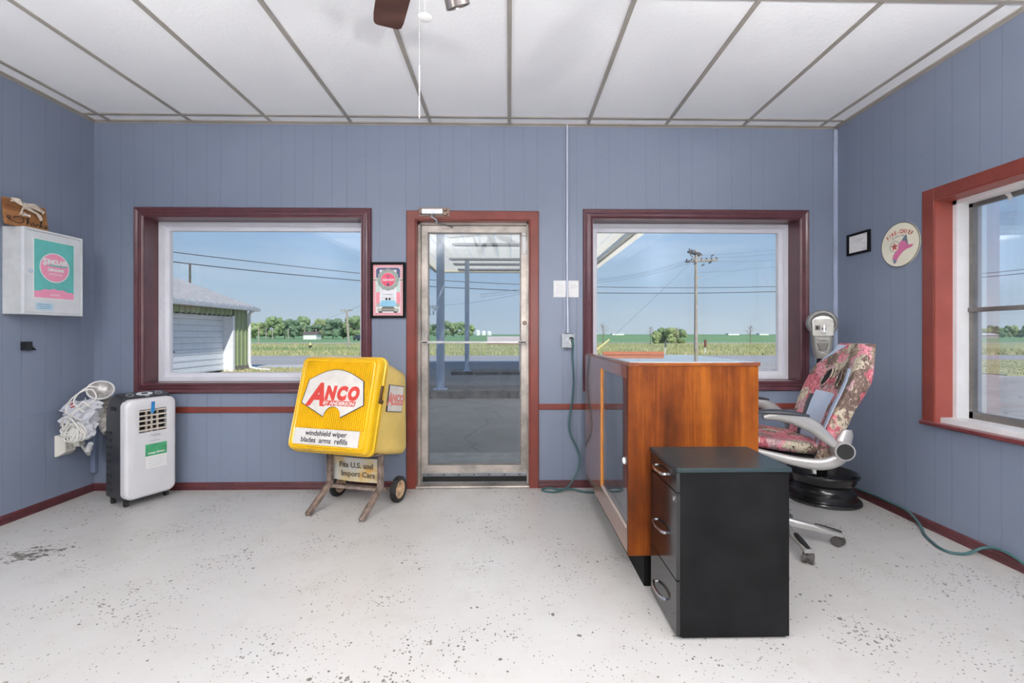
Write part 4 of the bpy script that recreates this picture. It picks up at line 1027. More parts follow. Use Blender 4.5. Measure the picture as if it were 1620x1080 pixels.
# front face as a grid following the rounded outline, leaving the vent recess open
fr0 = [(x, -.017, z) for x, z in rrect(w-.032, .69-.032, .042, 8, w/2, .395)]
vx0, vx1, vz0, vz1 = .078, .248, .505, .665
cen = ((vx0+vx1)/2, (vz0+vz1)/2)
inner = [(x, -.019, z) for x, z in rrect(vx1-vx0, vz1-vz0, .004, 8, cen[0], cen[1])]
innerb = [(x, .02, z) for x, y, z in inner]
mb.loft([panelring(-.017, .016), [(a[0]*.5+b[0]*.5, -.024, a[2]*.5+b[2]*.5) for a, b in zip(fr0, inner)], inner, innerb], cap=False)
fp = obj('front_panel', mb, ACW, ac, True, angle=.9)
mb = MB(); mb.box(vx0, vx1, .012, .02, vz0, vz1); obj('vent_recess', mb, BLACKM, fp)
mb = MB(); BEI = M('beige_plastic', rgb(196, 186, 174), .45)
for i in range(5):
    z = vz0+.012+i*.034; mb.box(vx0, vx1, -.018, .0, z-.004, z+.007, bev=.002)
for x in (.128, .160, .196): mb.box(x-.005, x+.005, -.008, .004, vz0, vz1)
mb.box(vx0, vx0+.006, -.01, .015, vz0, vz1)
obj('louvre', mb, BEI, fp)
mb = MB(); mb.prism([(.146, -.026, .655), (.168, -.026, .653), (.170, -.027, .715), (.148, -.027, .717)], (0, -.001, 0)); mb.prism([(.146, -.026, .655), (.168, -.026, .653), (.158, -.032, .635), (.142, -.030, .64)], (0, -.001, 0))
obj('blue_tape', mb, M('blue_tape', rgb(40, 128, 190), .5), fp)
mb = MB(); mb.rect(.112, .245, .335, .418, -.0255, .001); gl_ = obj('green_label', mb, M('green_label', rgb(72, 160, 110), .5, var=.15, vs=12), fp)
mb = MB(); mb.rect(.112, .245, .245, .335, -.0252, .001); wl = obj('white_label', mb, PAPER, fp)
text('energy efficient', .017, PAPER, gl_, 'label_letters', .178, .350, -.0275, .0006, .1)
mb = MB()
for k in range(4): mb.rect(.130, .225-.01*(k % 2), .318-k*.018, .3195-k*.018, -.0265, .0003)
obj('label_lines', mb, M('pale_grey_ink', rgb(180, 180, 186), .6), wl)
mb = MB(); mb.rect(.143, .205, .478, .482, -.0255, .0004); mb.rect(.16, .205, .470, .4725, -.0255, .0004); mb.rect(.143, .20, .438, .441, -.0258, .0004); obj('maker_mark', mb, M('grey_ink', rgb(140, 140, 146), .5), fp)
# control panel on the sloping top
SL = Matrix.Translation((w/2, .078, .7655)) @ Matrix.Rotation(.37, 4, 'X')
mb = MB(); mb.lathe([(.0, 0), (.045, 0), (.045, .003), (.030, .004), (0, .004)], (0, 0, 0), (0, 0, 1), 32)
for vtx in mb.bm.verts: vtx.co = Vector((vtx.co.x*1.1, vtx.co.y*.55, vtx.co.z))
cp = obj('control_panel', mb, M('pale_panel', rgb(206, 210, 216), .35), shell, xf=SL)
mb = MB(); mb.box(-.018, .018, -.009, .009, .003, .0055); obj('display', mb, BLACKG, cp, xf=SL)
mb = MB()
for sx in (-1, 1): mb.lathe([(.018, 0), (.021, 0), (.021, .002), (.018, .002)], (sx*.088, 0, 0), (0, 0, 1), 24, close=True)
mb.box(-.012, .012, -.042, -.032, 0, .002)
obj('control_buttons', mb, M('pale_panel', rgb(206, 210, 216), .35), shell, xf=SL)
for (x, y) in ((.035, .05), (w-.035, .05), (.035, .21), (w-.035, .21)):
    mb = MB(); mb.cyl((x-.010, y, .018), (x+.010, y, .018), .018, n=16); mb.box(x-.013, x+.013, y-.012, y+.012, .022, .055, bev=.003); obj('caster', mb, RUBBER, ac)
# exhaust hose rising behind the unit
mb = MB(); P = cr_spline([(.16, .255, .50), (.10, .30, .56), (.07, .30, .66), (.10, .24, .76), (.15, .17, .83)], 10)
rad = [.046+.006*(i % 2)+(.025 if i > 34 else .0)*(i-34)/6 for i in range(len(P))]
P = [Vector((p.x-.08, p.y, p.z)) for p in P]
HOSE = M('silver_hose', rgb(176, 172, 168), .35, metal=.35, var=.2, vs=40)
mb = MB(); 
Pw = cr_spline([(-2.86, 3.27, .50), (-2.93, 3.29, .58), (-2.96, 3.30, .68), (-2.955, 3.30, .74)], 12)
rad = [.050+.006*(i % 2) for i in range(len(Pw))]
mb.tube(Pw, .05, 20, rad=rad)
hs = obj('exhaust_hose', mb, HOSE, ac, True, True)
mb = MB(); cE = Vector((-2.945, 3.27, .775)); aE = Vector((.55, -.62, .62)).normalized()
mb.lathe([(.046, -.07), (.056, -.04), (.070, .0), (.074, .03), (.070, .032), (.064, .02), (.03, .0), (0, -.005)], cE, aE, 28); obj('hose_nozzle', mb, HOSE, hs, True, True)
mb = MB(); mb.lathe([(.070, .022), (.077, .024), (.078, .034), (.074, .038), (.068, .034)], cE, aE, 32, close=True); obj('nozzle_rim', mb, WHITEP, hs, True, True)

# --- crumpled bag and coiled cord behind the unit
BAG = M('crumpled_white_plastic', rgb(206, 207, 214), .35, var=.06, vs=14, bmp=.5, bs=25)
mb = MB()
for k, (x, y, z, r, sx, sy, sz) in enumerate(((-3.03, 3.18, .665, .075, 1.1, 1, .75), (-2.98, 3.19, .63, .08, 1, .9, .9), (-2.95, 3.20, .69, .06, 1.1, .9, .8), (-3.05, 3.15, .60, .05, 1, 1, .7), (-2.98, 3.18, .56, .07, 1, .8, 1), (-2.955, 3.17, .50, .055, .8, .8, .8))):
    mb.blob((x, y, z), r, .22, 2.2, 3, (sx, sy, sz), k+2)
for k in range(7):
    a = Vector((-3.08+k*.022, 3.13+.01*(k % 3), .66+.02*(k % 2)))
    mb.prism([a, a+Vector((.03, .0, .02)), a+Vector((.02, .01, .055+.01*(k % 3)))], (0, .004, 0))
single('plastic_bag', mb, BAG, 'crumpled white plastic bag stuffed behind the portable air conditioner', 'bag', (-2.98, 3.18, .42), world=True, smooth=True)
CORDW = M('white_cord', rgb(222, 219, 212), .4, var=.02)
mb = MB(); rr = random.Random(4); c = Vector((-2.965, 3.115, .53))
for k in range(11):
    a = -1.15+k*.22; Lh = .085+rr.uniform(-.008, .008); wd = .03+rr.uniform(0, .018)
    dirv = Vector((math.sin(a)*.9, -.05+.012*k*.3, -math.cos(a)*.95)); sd = Vector((math.cos(a), -.2, math.sin(a)))
    P = []
    top = c+Vector((.0, .0, .045))
    for i in range(18):
        q = 2*PI*i/18; P.append(top+dirv*(Lh*(1-math.cos(q))*.72)+sd*(wd*math.sin(q)*.8)+Vector((0, -.010*math.sin(q*.5)-k*.002, 0)))
    mb.tube(P, .0048, 6, closed=True)
coil = single('cord_coil', mb, CORDW, 'coil of white flat cord hanging against the crumpled bag', 'cord', (c.x, c.y, c.z), world=True, smooth=True)
mb = MB()
mb.tube(cr_spline([(-2.93, 3.12, .60), (-3.0, 3.08, .66), (-2.98, 3.08, .74), (-2.92, 3.10, .80), (-2.885, 3.14, .81), (-2.86, 3.14, .75), (-2.90, 3.10, .70), (-2.97, 3.07, .65), (-3.00, 3.08, .60), (-2.93, 3.08, .57), (-2.88, 3.08, .60)], 8), .0045, 6)
mb.tube(cr_spline([(-3.04, 3.09, .60), (-3.01, 3.07, .55), (-2.98, 3.07, .60), (-2.94, 3.08, .68), (-2.90, 3.09, .73), (-2.87, 3.10, .70)], 8), .0045, 6)
mb.tube(cr_spline([(-2.90, 3.10, .66), (-2.95, 3.08, .72), (-2.94, 3.09, .78), (-2.90, 3.13, .83), (-2.86, 3.16, .82)], 8), .0045, 6)
mb.tube(cr_spline([(-3.05, 3.09, .57), (-3.00, 3.06, .63), (-2.95, 3.06, .62), (-2.90, 3.07, .54), (-2.88, 3.08, .52)], 8), .0045, 6)
single('loose_cord', mb, CORDW, 'loose loops of white cord draped over bag and hose', 'cord', (-2.95, 3.09, .57), world=True, smooth=True)
mb = MB()
for k in range(2): mb.bar((-2.985+k*.004, 3.09, .715-k*.022), (-2.955+k*.004, 3.085, .728-k*.022), .006, .009, up=(0, -1, .2))
single('red_clip', mb, M('red_plastic', rgb(196, 60, 56), .5), 'two tiny red tags on the cord above the bag', 'clip', (-2.97, 3.09, .69), world=True)
# --- outlet tap on the left wall
ot = thing('outlet_tap', 'white multi socket outlet tap on the left wall behind the air conditioner', 'outlet', (XL, 3.235, .33), PI/2)
mb = MB(); mb.loft([[(x, 0, z) for x, z in rrect(.118, .150, .006, 3, 0, .078)], [(x, -.012, z) for x, z in rrect(.118, .150, .006, 3, 0, .078)], [(x, -.045, z) for x, z in rrect(.075, .105, .006, 3, .008, .082)]])
CREAM = M('cream_plastic', rgb(222, 218, 208), .4, var=.02)
hb_ = obj('housing', mb, CREAM, ot)
mb = MB()
for cx in (-.012, .022):
    for cz in (.060, .104):
        mb.rect(cx-.006, cx-.0035, cz, cz+.012, -.0452, .0006); mb.rect(cx+.0035, cx+.006, cz, cz+.012, -.0452, .0006); mb.disc(cx, cz-.006, .003, -.0452, .0006, 10)
obj('sockets', mb, BLACKM, hb_)
mb = MB(); mb.box(.03, .075, -.085, -.030, .055, .125, bev=.004); obj('plug_adapter', mb, CREAM, ot)
mb = MB(); mb.tube(cr_spline([(XL+.07, 3.29, .40), (XL+.075, 3.31, .36), (XL+.11, 3.30, .325), (XL+.17, 3.25, .335), (XL+.21, 3.21, .39)], 10), .008, 8)
tl = single('appliance_cord', mb, CORDW, 'short thick white cord hanging from the outlet tap to a connector', 'cord', (XL+.1, 3.27, .33), world=True, smooth=True)
mb = MB(); mb.cyl((XL+.195, 3.215, .375), (XL+.235, 3.19, .425), .021, .015, 14); obj('connector', mb, WHITEP, tl, True, True)

# --- white wall cabinet with poster
wcab = thing('wall_cabinet', 'small white metal wall cabinet with green and pink oil poster', 'cabinet', (XL, 3.0455, 1.32), PI/2)
mb = MB(); mb.box(-.1915, .1915, -.118, 0, 0, .551, bev=.002); bx_ = obj('case', mb, M('cabinet_grey_side', rgb(196, 198, 198), .45, var=.05, vs=14), wcab)
mb = MB(); frame(mb, -.1935, .1935, 0, .552, .013, -.135, -.117); obj('door_frame', mb, CABW, wcab)
mb = MB(); mb.box(-.180, .180, -.131, -.118, .014, .538, bev=.003); cd = obj('door', mb, CABW, wcab)
mb = MB(); mb.rect(-.135, .135, .106, .494, -.131, .0008); ps = obj('poster', mb, PAPER, cd)
mb = MB(); mb.rect(-.130, .130, .112, .488, -.132, .0006); ta = obj('poster_field', mb, M('poster_teal', rgb(98, 184, 178), .45, var=.05, vs=12), ps)
PK = M('poster_pink', rgb(236, 150, 180), .45, var=.03)
hill = [(-.130, .112), (.130, .112)] + [(.130-.26*i/16, .150+.022*math.sin(PI*i/16)+.004*math.sin(i*1.7)) for i in range(17)]
mb = MB(); mb.flat(hill, -.1327, .0004); mb.disc(.0, .315, .093, -.1327, .0004, rz=.093); pk_ = obj('pink_shapes', mb, PK, ta)
mb = MB(); mb.annulus(0, .315, .092, .098, -.1328, .0006); obj('white_ring', mb, PAPER, ta)
text('S', .060, PAPER, ta, 'poster_letters', -.066, .330, -.1340, .003, .1, sx=.85)
text('INCLAIR', .042, PAPER, ta, 'poster_letters', .016, .3385, -.1340, .003, 0, sx=.82)
text('OPALINE', .025, PAPER, ta, 'poster_letters', .006, .292, -.1340, .0016, 0, sx=1.05)
text('MOTOR OIL', .0145, PAPER, ta, 'poster_letters', .006, .267, -.1340, .0004, 0, sx=1.1)
mb = MB(); mb.flat([(-.066, .324), (.082, .324), (.082, .334), (-.02, .334)], -.1333, .0003); obj('teal_swash', mb, M('poster_teal', rgb(98, 184, 178), .45), ta)
mb = MB(); mb.rect(-.03, .03, .136, .1385, -.1335, .0003); mb.rect(-.035, .035, .129, .131, -.1335, .0003); obj('small_print', mb, PAPER, ta)
mb = MB(); mb.rect(-.118, -.012, .030, .078, -.131, .0007); lb = obj('blue_sticker', mb, M('ice_blue_sticker', rgb(178, 210, 226), .4, var=.08, vs=20), cd)
mb = MB()
for k in range(3): mb.rect(-.105+.006*k, -.03+.004*k, .066-k*.012, .069-k*.012, -.132, .0003)
obj('sticker_lines', mb, M('blue_ink', rgb(96, 130, 158), .6), lb)
mb = MB(); mb.lathe([(0, 0), (.011, 0), (.011, .004), (.006, .010), (0, .010)], (-.150, -.131, .275), (0, -1, 0), 18); mb.bar((-.150, -.139, .275), (-.168, -.139, .275), .010, .006); mb.bar((-.150, -.137, .275), (-.138, -.137, .275), .018, .005)
obj('latch', mb, CHROME, cd)

# --- wooden plaque on the cabinet
BARN = wood_mat('plaque_wood', [(.3, rgb(112, 72, 44)), (.55, rgb(160, 112, 72)), (.8, rgb(182, 136, 92))], 1.6, 'X', .6, 0, 2)
pq = thing('thanks_plaque', 'brown wooden plaque with cloth bow standing on the wall cabinet', 'plaque', (XL+.075, 2.922, 1.871), PI/2)
lean = Matrix.Rotation(-.12, 4, 'X')
mb = MB(); rr = random.Random(8)
out = [(-.125, 0), (.125, 0), (.122, .16), (.06, .162), (0, .160), (-.06, .164), (-.125, .168), (-.128, .13), (-.124, .1), (-.129, .07), (-.125, .04), (-.128, .02)]
mb.flat(out, 0, .018); bmesh.ops.bevel(mb.bm, geom=[e for e in mb.bm.edges], offset=.002, segments=1, affect='EDGES')
pbd = obj('board', mb, BARN, pq, xf=lean)
def cursive(strokes, w, ox, oz, sc, y):
    mb = MB()
    for S in strokes:
        P = cr_spline([(x, 0, z) for x, z in S], 7); mb.strip([(ox+p.x*sc, oz+p.z*sc) for p in P], w, y, .0006)
    return mb
THX = [[(-2, 9), (4, 14), (12, 15), (24, 14.5), (34, 16.5)], [(19, 15), (20, 9), (17, 3), (9, .5), (0, 1), (-10, 4), (-14, 9), (-11, 12), (-8, 9), (-10, 5), (2, 0)],
       [(27, 0), (29, 8), (32, 14), (30, 15), (28, 8), (27, 0), (30, 6), (33, 6.5), (34, 3), (35, .5), (37, 1)], [(43, 6), (40, 7), (37, 4), (38, .8), (41, 1.5), (43, 6), (43, 2), (45, .6), (47, 2)],
       [(47, 6), (48, 3), (47, .3), (50, 5.6), (53, 6), (53.5, 2), (55, .6), (57, 1.5)], [(56, 0), (59, 8), (62, 15), (60, 16), (58, 8), (57.5, 0)], [(65, 7), (60, 4), (59, 3.6), (63, 1), (67, .6)], [(66, 1), (69, 4), (71, 8), (73, 3), (71, .5), (67, .5), (75, 2)]]
obj('thanks_lettering', cursive(THX, .0050, -.082, .020, .00270, -.0185), BLACKM, pbd, xf=lean)
text('Give', .030, PAPER, pbd, 'give_lettering', -.012, .076, -.019, .0012, .25, xf=lean)
LB = lean @ Matrix.Translation((-.004, 0, .010))
CLOTH = M('natural_burlap', rgb(196, 184, 168), .85, var=.12, vs=30, bmp=.4, bs=80)
mb = MB()
def ribbon(P, w, ph=0):
    P = cr_spline(P, 6); k = len(P)
    mb.surf(lambda a, b: (P[int(a*(k-1))].x+(b-.5)*w*.35, P[int(a*(k-1))].y-.006*math.sin(a*9+ph+b*4), P[int(a*(k-1))].z+(b-.5)*w), k, 5)
ribbon([(-.09, -.024, .150), (-.05, -.034, .145), (-.015, -.032, .128)], .030); ribbon([(-.015, -.030, .130), (.03, -.04, .136), (.075, -.034, .124), (.10, -.026, .105)], .030, 1)
ribbon([(-.015, -.03, .125), (-.035, -.034, .10), (-.045, -.026, .075)], .034, 2); ribbon([(-.01, -.028, .125), (.04, -.032, .10), (.085, -.026, .065)], .022, 3)
mb.blob((-.012, -.036, .128), .017, .4, 3, 2, (1, .6, 1), 3)
obj('cloth_bow', mb, CLOTH, pbd, True, xf=LB)

# --- black wedge bracket on left wall
mb = MB(); mb.prism([(-.028, 0, -.028), (.062, 0, -.030), (.030, -.012, -.012), (.014, -.02, .008), (.008, -.03, .026), (-.026, -.03, .028)], (0, -.012, 0)); mb.box(-.028, .008, -.042, 0, -.03, .027, bev=.002)
single('wall_bracket', mb, BLACKG, 'small black pointed bracket screwed to the left wall', 'bracket', (XL, 2.985, 1.118), PI/2)

# --- framed retro print between window and door
fp_ = thing('framed_print', 'black framed retro print with checked border and blue car', 'picture', (-.936, D, 1.318))
mb = MB(); frame(mb, -.134, .134, 0, .430, .018, -.024, 0, .002); obj('frame', mb, BLACK, fp_)
mb = MB(); mb.rect(-.118, .118, .016, .414, -.006, .002); pr_ = obj('print', mb, PAPER, fp_)
CHK, t, p = base('red_check'); ck = N(t, 'ShaderNodeTexChecker'); ck.inputs['Scale'].default_value = 1; ck.inputs['Color1'].default_value = rgb(206, 62, 78); ck.inputs['Color2'].default_value = rgb(240, 232, 232)
t.links.new(objco(t, (118, 118, 118), (0, PI/4, 0)), ck.inputs['Vector']); t.links.new(ck.outputs[0], p.inputs['Base Color']); p.inputs['Roughness'].default_value = .4
mb = MB(); frame(mb, -.116, .116, .018, .412, .024, -.0095, -.008, 0); obj('checked_border', mb, CHK, pr_)
def ring2(w, h, r, cx, cz, y, t): return [(x, z) for x, z in rrect(w, h, r, 6, cx, cz)]
mb = MB(); mb.flat(rrect(.184, .10, .02, 5, 0, .338), -.0085, .0004); obj('navy_ground', mb, M('print_navy', rgb(70, 76, 112), .5), pr_)
mb = MB(); mb.rect(-.092, .092, .10, .31, -.0088, .0003); obj('green_ground', mb, M('print_pale_green', rgb(196, 214, 206), .5), pr_)
mb = MB(); mb.rect(-.092, -.064, .10, .20, -.0092, .0002); mb.rect(.064, .092, .10, .20, -.0092, .0002); obj('pink_ground', mb, M('print_pink', rgb(226, 140, 152), .5, var=.1), pr_)
mb = MB(); mb.rect(-.064, .064, .10, .372, -.0094, .0003); obj('white_ground', mb, M('print_white', rgb(232, 232, 236), .5), pr_)
mb = MB(); mb.annulus(0, .296, .055, .082, -.0100, .0006); 
for k in range(12):
    a = k*PI/6; mb.disc(.082*math.cos(a), .296+.082*math.sin(a), .006, -.0102, .0004, 8)
mb.rect(-.116, -.075, .289, .300, -.0100, .0004); mb.rect(.075, .116, .289, .300, -.0100, .0004)
obj('clock_ring', mb, M('print_grey_green', rgb(150, 158, 150), .5, var=.15, vs=60), pr_)
mb = MB(); mb.disc(0, .296, .053, -.0105, .0004); rd_ = obj('red_disc', mb, M('print_red', rgb(222, 84, 112), .4), pr_)
text('Coca-Cola', .024, PAPER, rd_, 'disc_letters', 0, .288, -.0112, .0012, .35, sx=.85)
mb = MB(); mb.flat([(-.007, .246), (.007, .246), (.009, .268), (-.009, .268)], -.0112, .0003); mb.strip([(-.02, .33), (0, .31), (.02, .33)], .003, -.0112); mb.disc(0, .326, .006, -.0114, .0003, 14); obj('bottle_mark', mb, M('print_plum', rgb(110, 70, 110), .5), rd_)
mb = MB(); xs = -.04
for i, ch_w in enumerate((4, 3, 6, 5, 6, 6, 5, 5, 4)): mb.rect(xs, xs+ch_w*.0010, .178+.0008*(i % 3), .184+.0006*(i % 2), -.0100, .0003); xs += .0092
obj('caption', mb, M('print_dark', rgb(88, 92, 90), .5), pr_)
mb = MB(); mb.flat([(-.070, .105), (-.052, .130), (-.046, .136), (.046, .136), (.052, .130), (.070, .105), (.072, .090), (-.072, .090)], -.0108, .0003); cb_ = obj('painted_car', mb, M('print_sky_blue', rgb(140, 196, 222), .4), pr_)
mb = MB(); mb.strip([(-.046, .136), (-.042, .158), (.042, .158), (.046, .136)], .003, -.0110); mb.disc(-.076, .098, .015, -.0112, .0003, 18); mb.disc(.076, .098, .015, -.0112, .0003, 18); mb.flat(rrect(.166, .026, .010, 4, 0, .062), -.0112, .0003); mb.flat(rrect(.10, .014, .004, 3, 0, .082), -.0112, .0003)
obj('car_chrome', mb, M('print_chrome', rgb(176, 176, 168), .4, var=.2, vs=90), cb_)
mb = MB(); mb.flat(rrect(.086, .007, .003, 3, 0, .083), -.0117, .0003); mb.flat(rrect(.10, .005, .002, 3, 0, .072), -.0117, .0003); mb.flat(rrect(.10, .005, .002, 3, 0, .058), -.0117, .0003); mb.disc(-.012, .146, .009, -.0115, .0003, 12); mb.disc(.012, .146, .009, -.0115, .0003, 12); mb.flat(rrect(.03, .010, .003, 3, -.058, .046), -.0117, .0003); mb.flat(rrect(.03, .010, .003, 3, .058, .046), -.0117, .0003)
obj('car_details', mb, BLACKM, cb_)

# --- notes, conduit, junction box and cords
for k, (x0, x1, lab) in enumerate(((.344, .441, 'plain white note taped left of the conduit'), (.458, .540, 'white note with handwriting taped right of the conduit'))):
    o = thing('paper_note', lab, 'note', ((x0+x1)/2, D-.003, 1.481)); hw = (x1-x0)/2
    mb = MB(); mb.surf(lambda a, b: (-hw+2*hw*a, -.001-.004*math.sin(PI*b)*(.5+.5*a), .13*b), 5, 5); mb2 = obj('sheet', mb, PAPER, o, True)
    mb = MB(); rr = random.Random(k)
    for j in range(3+4*(1-k)):
        z = .095-j*.012*(1 if k else .9); x = -hw*.55
        while x < hw*.6:
            ln_ = rr.uniform(.004, .01); mb.strip([(x, z), (x+ln_*.4, z+.003), (x+ln_, z-.001)], .0012, -.0060, .0002); x += ln_+.003
    obj('handwriting', mb, INK if k else M('pale_grey_ink', rgb(180, 180, 186), .6), mb2)
cn = thing('conduit', 'thin metal conduit running from ceiling to junction box', 'conduit', (.45, D-.012, 1.205))
mb = MB(); mb.tube([(0, 0, CZ-1.205), (0, 0, 1.0), (0, 0, .35), (.004, 0, .15), (.004, -.004, .03), (.004, -.008, 0)], .0085, 12); obj('pipe', mb, M('pale_conduit', rgb(196, 202, 216), .35, metal=.3, var=.04), cn, True)
mb = MB(); mb.box(-.014, .016, -.010, .010, -.005, .014, bev=.003); obj('pipe_connector', mb, STEEL, cn)
jb = thing('junction_box', 'galvanised square outlet box at the foot of the conduit', 'outlet', (.455, D, 1.088))
mb = MB(); mb.box(-.050, .050, -.032, 0, 0, .108, bev=.006); bxx = obj('box', mb, STEEL, jb)
mb = MB()
pts = []
for x, z in rrect(.100, .104, .016, 1, 0, .054): pts.append((x, z))
mb.flat(pts, -.032, .008)
for sx in (-.046, .046):
    for sz in (.006, .102): mb.cyl((sx, -.030, sz), (sx, -.042, sz), .009, n=10)
cv = obj('cover', mb, STEEL, jb)
mb = MB(); mb.disc(.024, .066, .019, -.041, .001, 24, a0=0, a1=PI); mb.disc(-.026, .03, .003, -.041, .001, 8); mb.disc(-.026, .078, .003, -.041, .001, 8); obj('socket_hole', mb, BLACKM, cv)
mb = MB(); mb.box(.008, .036, -.046, -.040, .022, .056, bev=.003); obj('socket', mb, CREAM, cv)
mb = MB(); mb.cyl((0, -.02, -.012), (0, -.02, .004), .010, n=10); obj('screw', mb, STEEL, jb)
GREENC = M('teal_green_cord', rgb(62, 96, 98), .45, var=.05)
gcord = cr_spline([(.486, D-.05, 1.135), (.488, D-.072, 1.10), (.486, D-.055, 1.02), (.496, D-.045, .90), (.497, D-.04, .80), (.488, D-.03, .68), (.470, D-.03, .58), (.462, D-.035, .48), (.480, D-.035, .40), (.520, D-.03, .32), (.545, D-.03, .24), (.535, D-.035, .16), (.50, D-.05, .09), (.44, 3.38, .03), (.35, 3.345, .010), (.27, 3.36, .009), (.255, 3.41, .009), (.31, 3.43, .009), (.38, 3.40, .010), (.46, 3.37, .024), (.56, 3.345, .009), (.66, 3.34, .009), (.80, 3.36, .009)], 8)
mb = MB(); mb.tube(gcord, .0075, 8); gc = single('extension_cord', mb, GREENC, 'teal green cord plugged into the box, looping on floor by the counter', 'cord', (.45, 3.38, .009), world=True, smooth=True)
mb = MB(); mb.cyl((.484, D-.048, 1.148), (.488, D-.078, 1.10), .013, .009, 12); obj('cord_plug', mb, GREENC, gc, True, True)
mb = MB(); mb.tube(cr_spline([(2.02, 3.40, .009), (2.2, 3.445, .012), (2.40, 3.44, .025), (2.525, 3.33, .055), (2.553, 3.14, .066), (2.556, 2.96, .066), (2.554, 2.82, .062), (2.535, 2.71, .020), (2.46, 2.60, .009), (2.41, 2.50, .009), (2.385, 2.42, .009), (2.405, 2.37, .009), (2.47, 2.36, .012), (2.535, 2.34, .050), (2.556, 2.29, .070), (2.556, 2.22, .068), (2.55, 2.14, .045), (2.54, 2.05, .014), (2.5, 1.9, .009)], 8), .0075, 8)
single('extension_cord', mb, GREENC, 'teal green cord lying along the right wall baseboard', 'cord', (2.45, 2.7, .009), world=True, smooth=True)
mb = MB(); mb.box(-.012, .012, -.14, .0, 0, .115, bev=.003)
single('wooden_block', mb, MAROON_D, 'dark maroon block end on the floor at the right edge', 'block', (2.592-.03, 2.10, 0))

# --- framed certificate and round sign on the right wall
cf = thing('framed_certificate', 'small black framed certificate on the right wall', 'picture', (XR, 3.236, 1.784), -PI/2)
mb = MB(); frame(mb, -.105, .105, 0, .158, .016, -.018, 0, .002); obj('frame', mb, BLACK, cf)
mb = MB(); mb.rect(-.092, .092, .013, .145, -.006, .002); sh_ = obj('sheet', mb, PAPER, cf)
mb = MB()
for (a, b, z) in ((-.08, -.035, .130), (.04, .075, .132), (-.05, .05, .108), (-.035, .035, .098), (-.03, .03, .085), (-.08, -.05, .095), (.03, .06, .07), (-.08, -.06, .03), (.03, .075, .03)): mb.rect(a, b, z, z+.002, -.0085, .0003)
obj('certificate_print', mb, M('grey_ink', rgb(140, 140, 146), .5), sh_)
sg = thing('round_sign', 'round cream tin sign with pink fire helmet on the right wall', 'sign', (XR, 2.889, 1.782), -PI/2)
mb = MB(); mb.lathe([(0, 0), (.144, 0), (.146, .003), (.146, .006), (.144, .009), (0, .009)], (0, 0, 0), (0, -1, 0), 64); pn_ = obj('panel', mb, M('sign_cream', rgb(232, 226, 204), .35, var=.03, vs=5), sg)
mb = MB(); mb.annulus(0, 0, .1415, .1465, -.009, .0006, 72); obj('rim', mb, M('sign_rim', rgb(84, 78, 66), .4), pn_)
SR = M('sign_red', rgb(196, 66, 58), .45); SB = M('sign_grey', rgb(112, 124, 140), .45); SP = M('sign_pink', rgb(206, 110, 150), .45, var=.04)
textarc('FIRE-CHIEF', .036, SR, pn_, 'sign_letters', 0, -.075, .148, math.radians(124), math.radians(56), -.0100, .0009, .78)
textarc('GASOLINE', .014, SB, pn_, 'small_letters', 0, -.075, .128, math.radians(113), math.radians(76), -.0100, .0003, 1)
mb = MB(); mb.annulus(-.038, -.006, .0345, .037, -.0095, .0006, 36); obj('star_ring', mb, SB, pn_)
st_ = [(-.038+(.030 if i % 2 == 0 else .0118)*math.sin(i*PI/5), -.008+(.030 if i % 2 == 0 else .0118)*math.cos(i*PI/5)) for i in range(10)]
mb = MB(); mb.flat(st_, -.0098, .0004); so = obj('star', mb, SR, pn_); text('T', .024, M('sign_green', rgb(88, 120, 110), .5), so, 'star_letter', -.038, -.017, -.0108, .0014)
hat = [(-.045, -.112), (-.052, -.085), (-.046, -.062), (-.030, -.044), (-.012, -.030), (-.008, -.004), (.004, .016), (.026, .026), (.048, .018), (.060, -.002), (.068, -.014), (.094, -.012), (.100, -.020), (.085, -.032), (.058, -.036), (.030, -.048), (.006, -.066), (-.012, -.088), (-.026, -.116), (-.036, -.122)]
mb = MB(); mb.flat(hat, -.0102, .0004); ho = obj('helmet', mb, SP, pn_)
mb = MB(); mb.flat([(.014, .022), (.030, .040), (.044, .056), (.054, .054), (.058, .02), (.066, -.010), (.060, -.010), (.050, .012), (.034, .022)], -.0108, .0003); mb.flat([(-.045, -.112), (-.05, -.095), (-.03, -.09), (-.022, -.110), (-.036, -.122)], -.0108, .0003); obj('helmet_shield', mb, SB, ho)
# --- wooden display counter
OAK = [(.25, rgb(66, 27, 4)), (.42, rgb(98, 44, 5)), (.58, rgb(126, 64, 8)), (.85, rgb(158, 92, 20))]
WOODV = wood_mat('honey_wood_vertical', OAK, 1.0, 'Z', .5, .06, 1.4)
WOODY = wood_mat('brown_wood_panel', [(.3, rgb(112, 64, 42)), (.6, rgb(142, 84, 54)), (.85, rgb(160, 100, 68))], 1.2, 'Z', .16, .9, .8)
WOODX = wood_mat('honey_wood_rail', OAK, 1.3, 'X', .3, .5, 1.2)
WOODD = M('dark_wood_edge', rgb(112, 58, 32), .35, var=.12, vs=18, coat=.4)
ct = thing('display_counter', 'honey wood display counter with sliding glass side and glass top', 'counter', (.857, 2.6, 0))
x0, x1, y0, y1, zb, zt = .553, 1.162, 2.06, 3.26, .165, 1.045
mb = MB(); mb.box(x0-.001, x1, y0, y0+.022, zb, zt); obj('end_panel', mb, WOODV, ct, world=True)
mb = MB(); mb.box(x0+.085, x1-.04, y0+.042, y1-.02, 0, zb); obj('kick_base', mb, BLACK, ct, world=True)
mb = MB(); mb.box(x0+.004, x1, y1-.02, y1, zb, zt); obj('back_panel', mb, WOODY, ct, world=True)
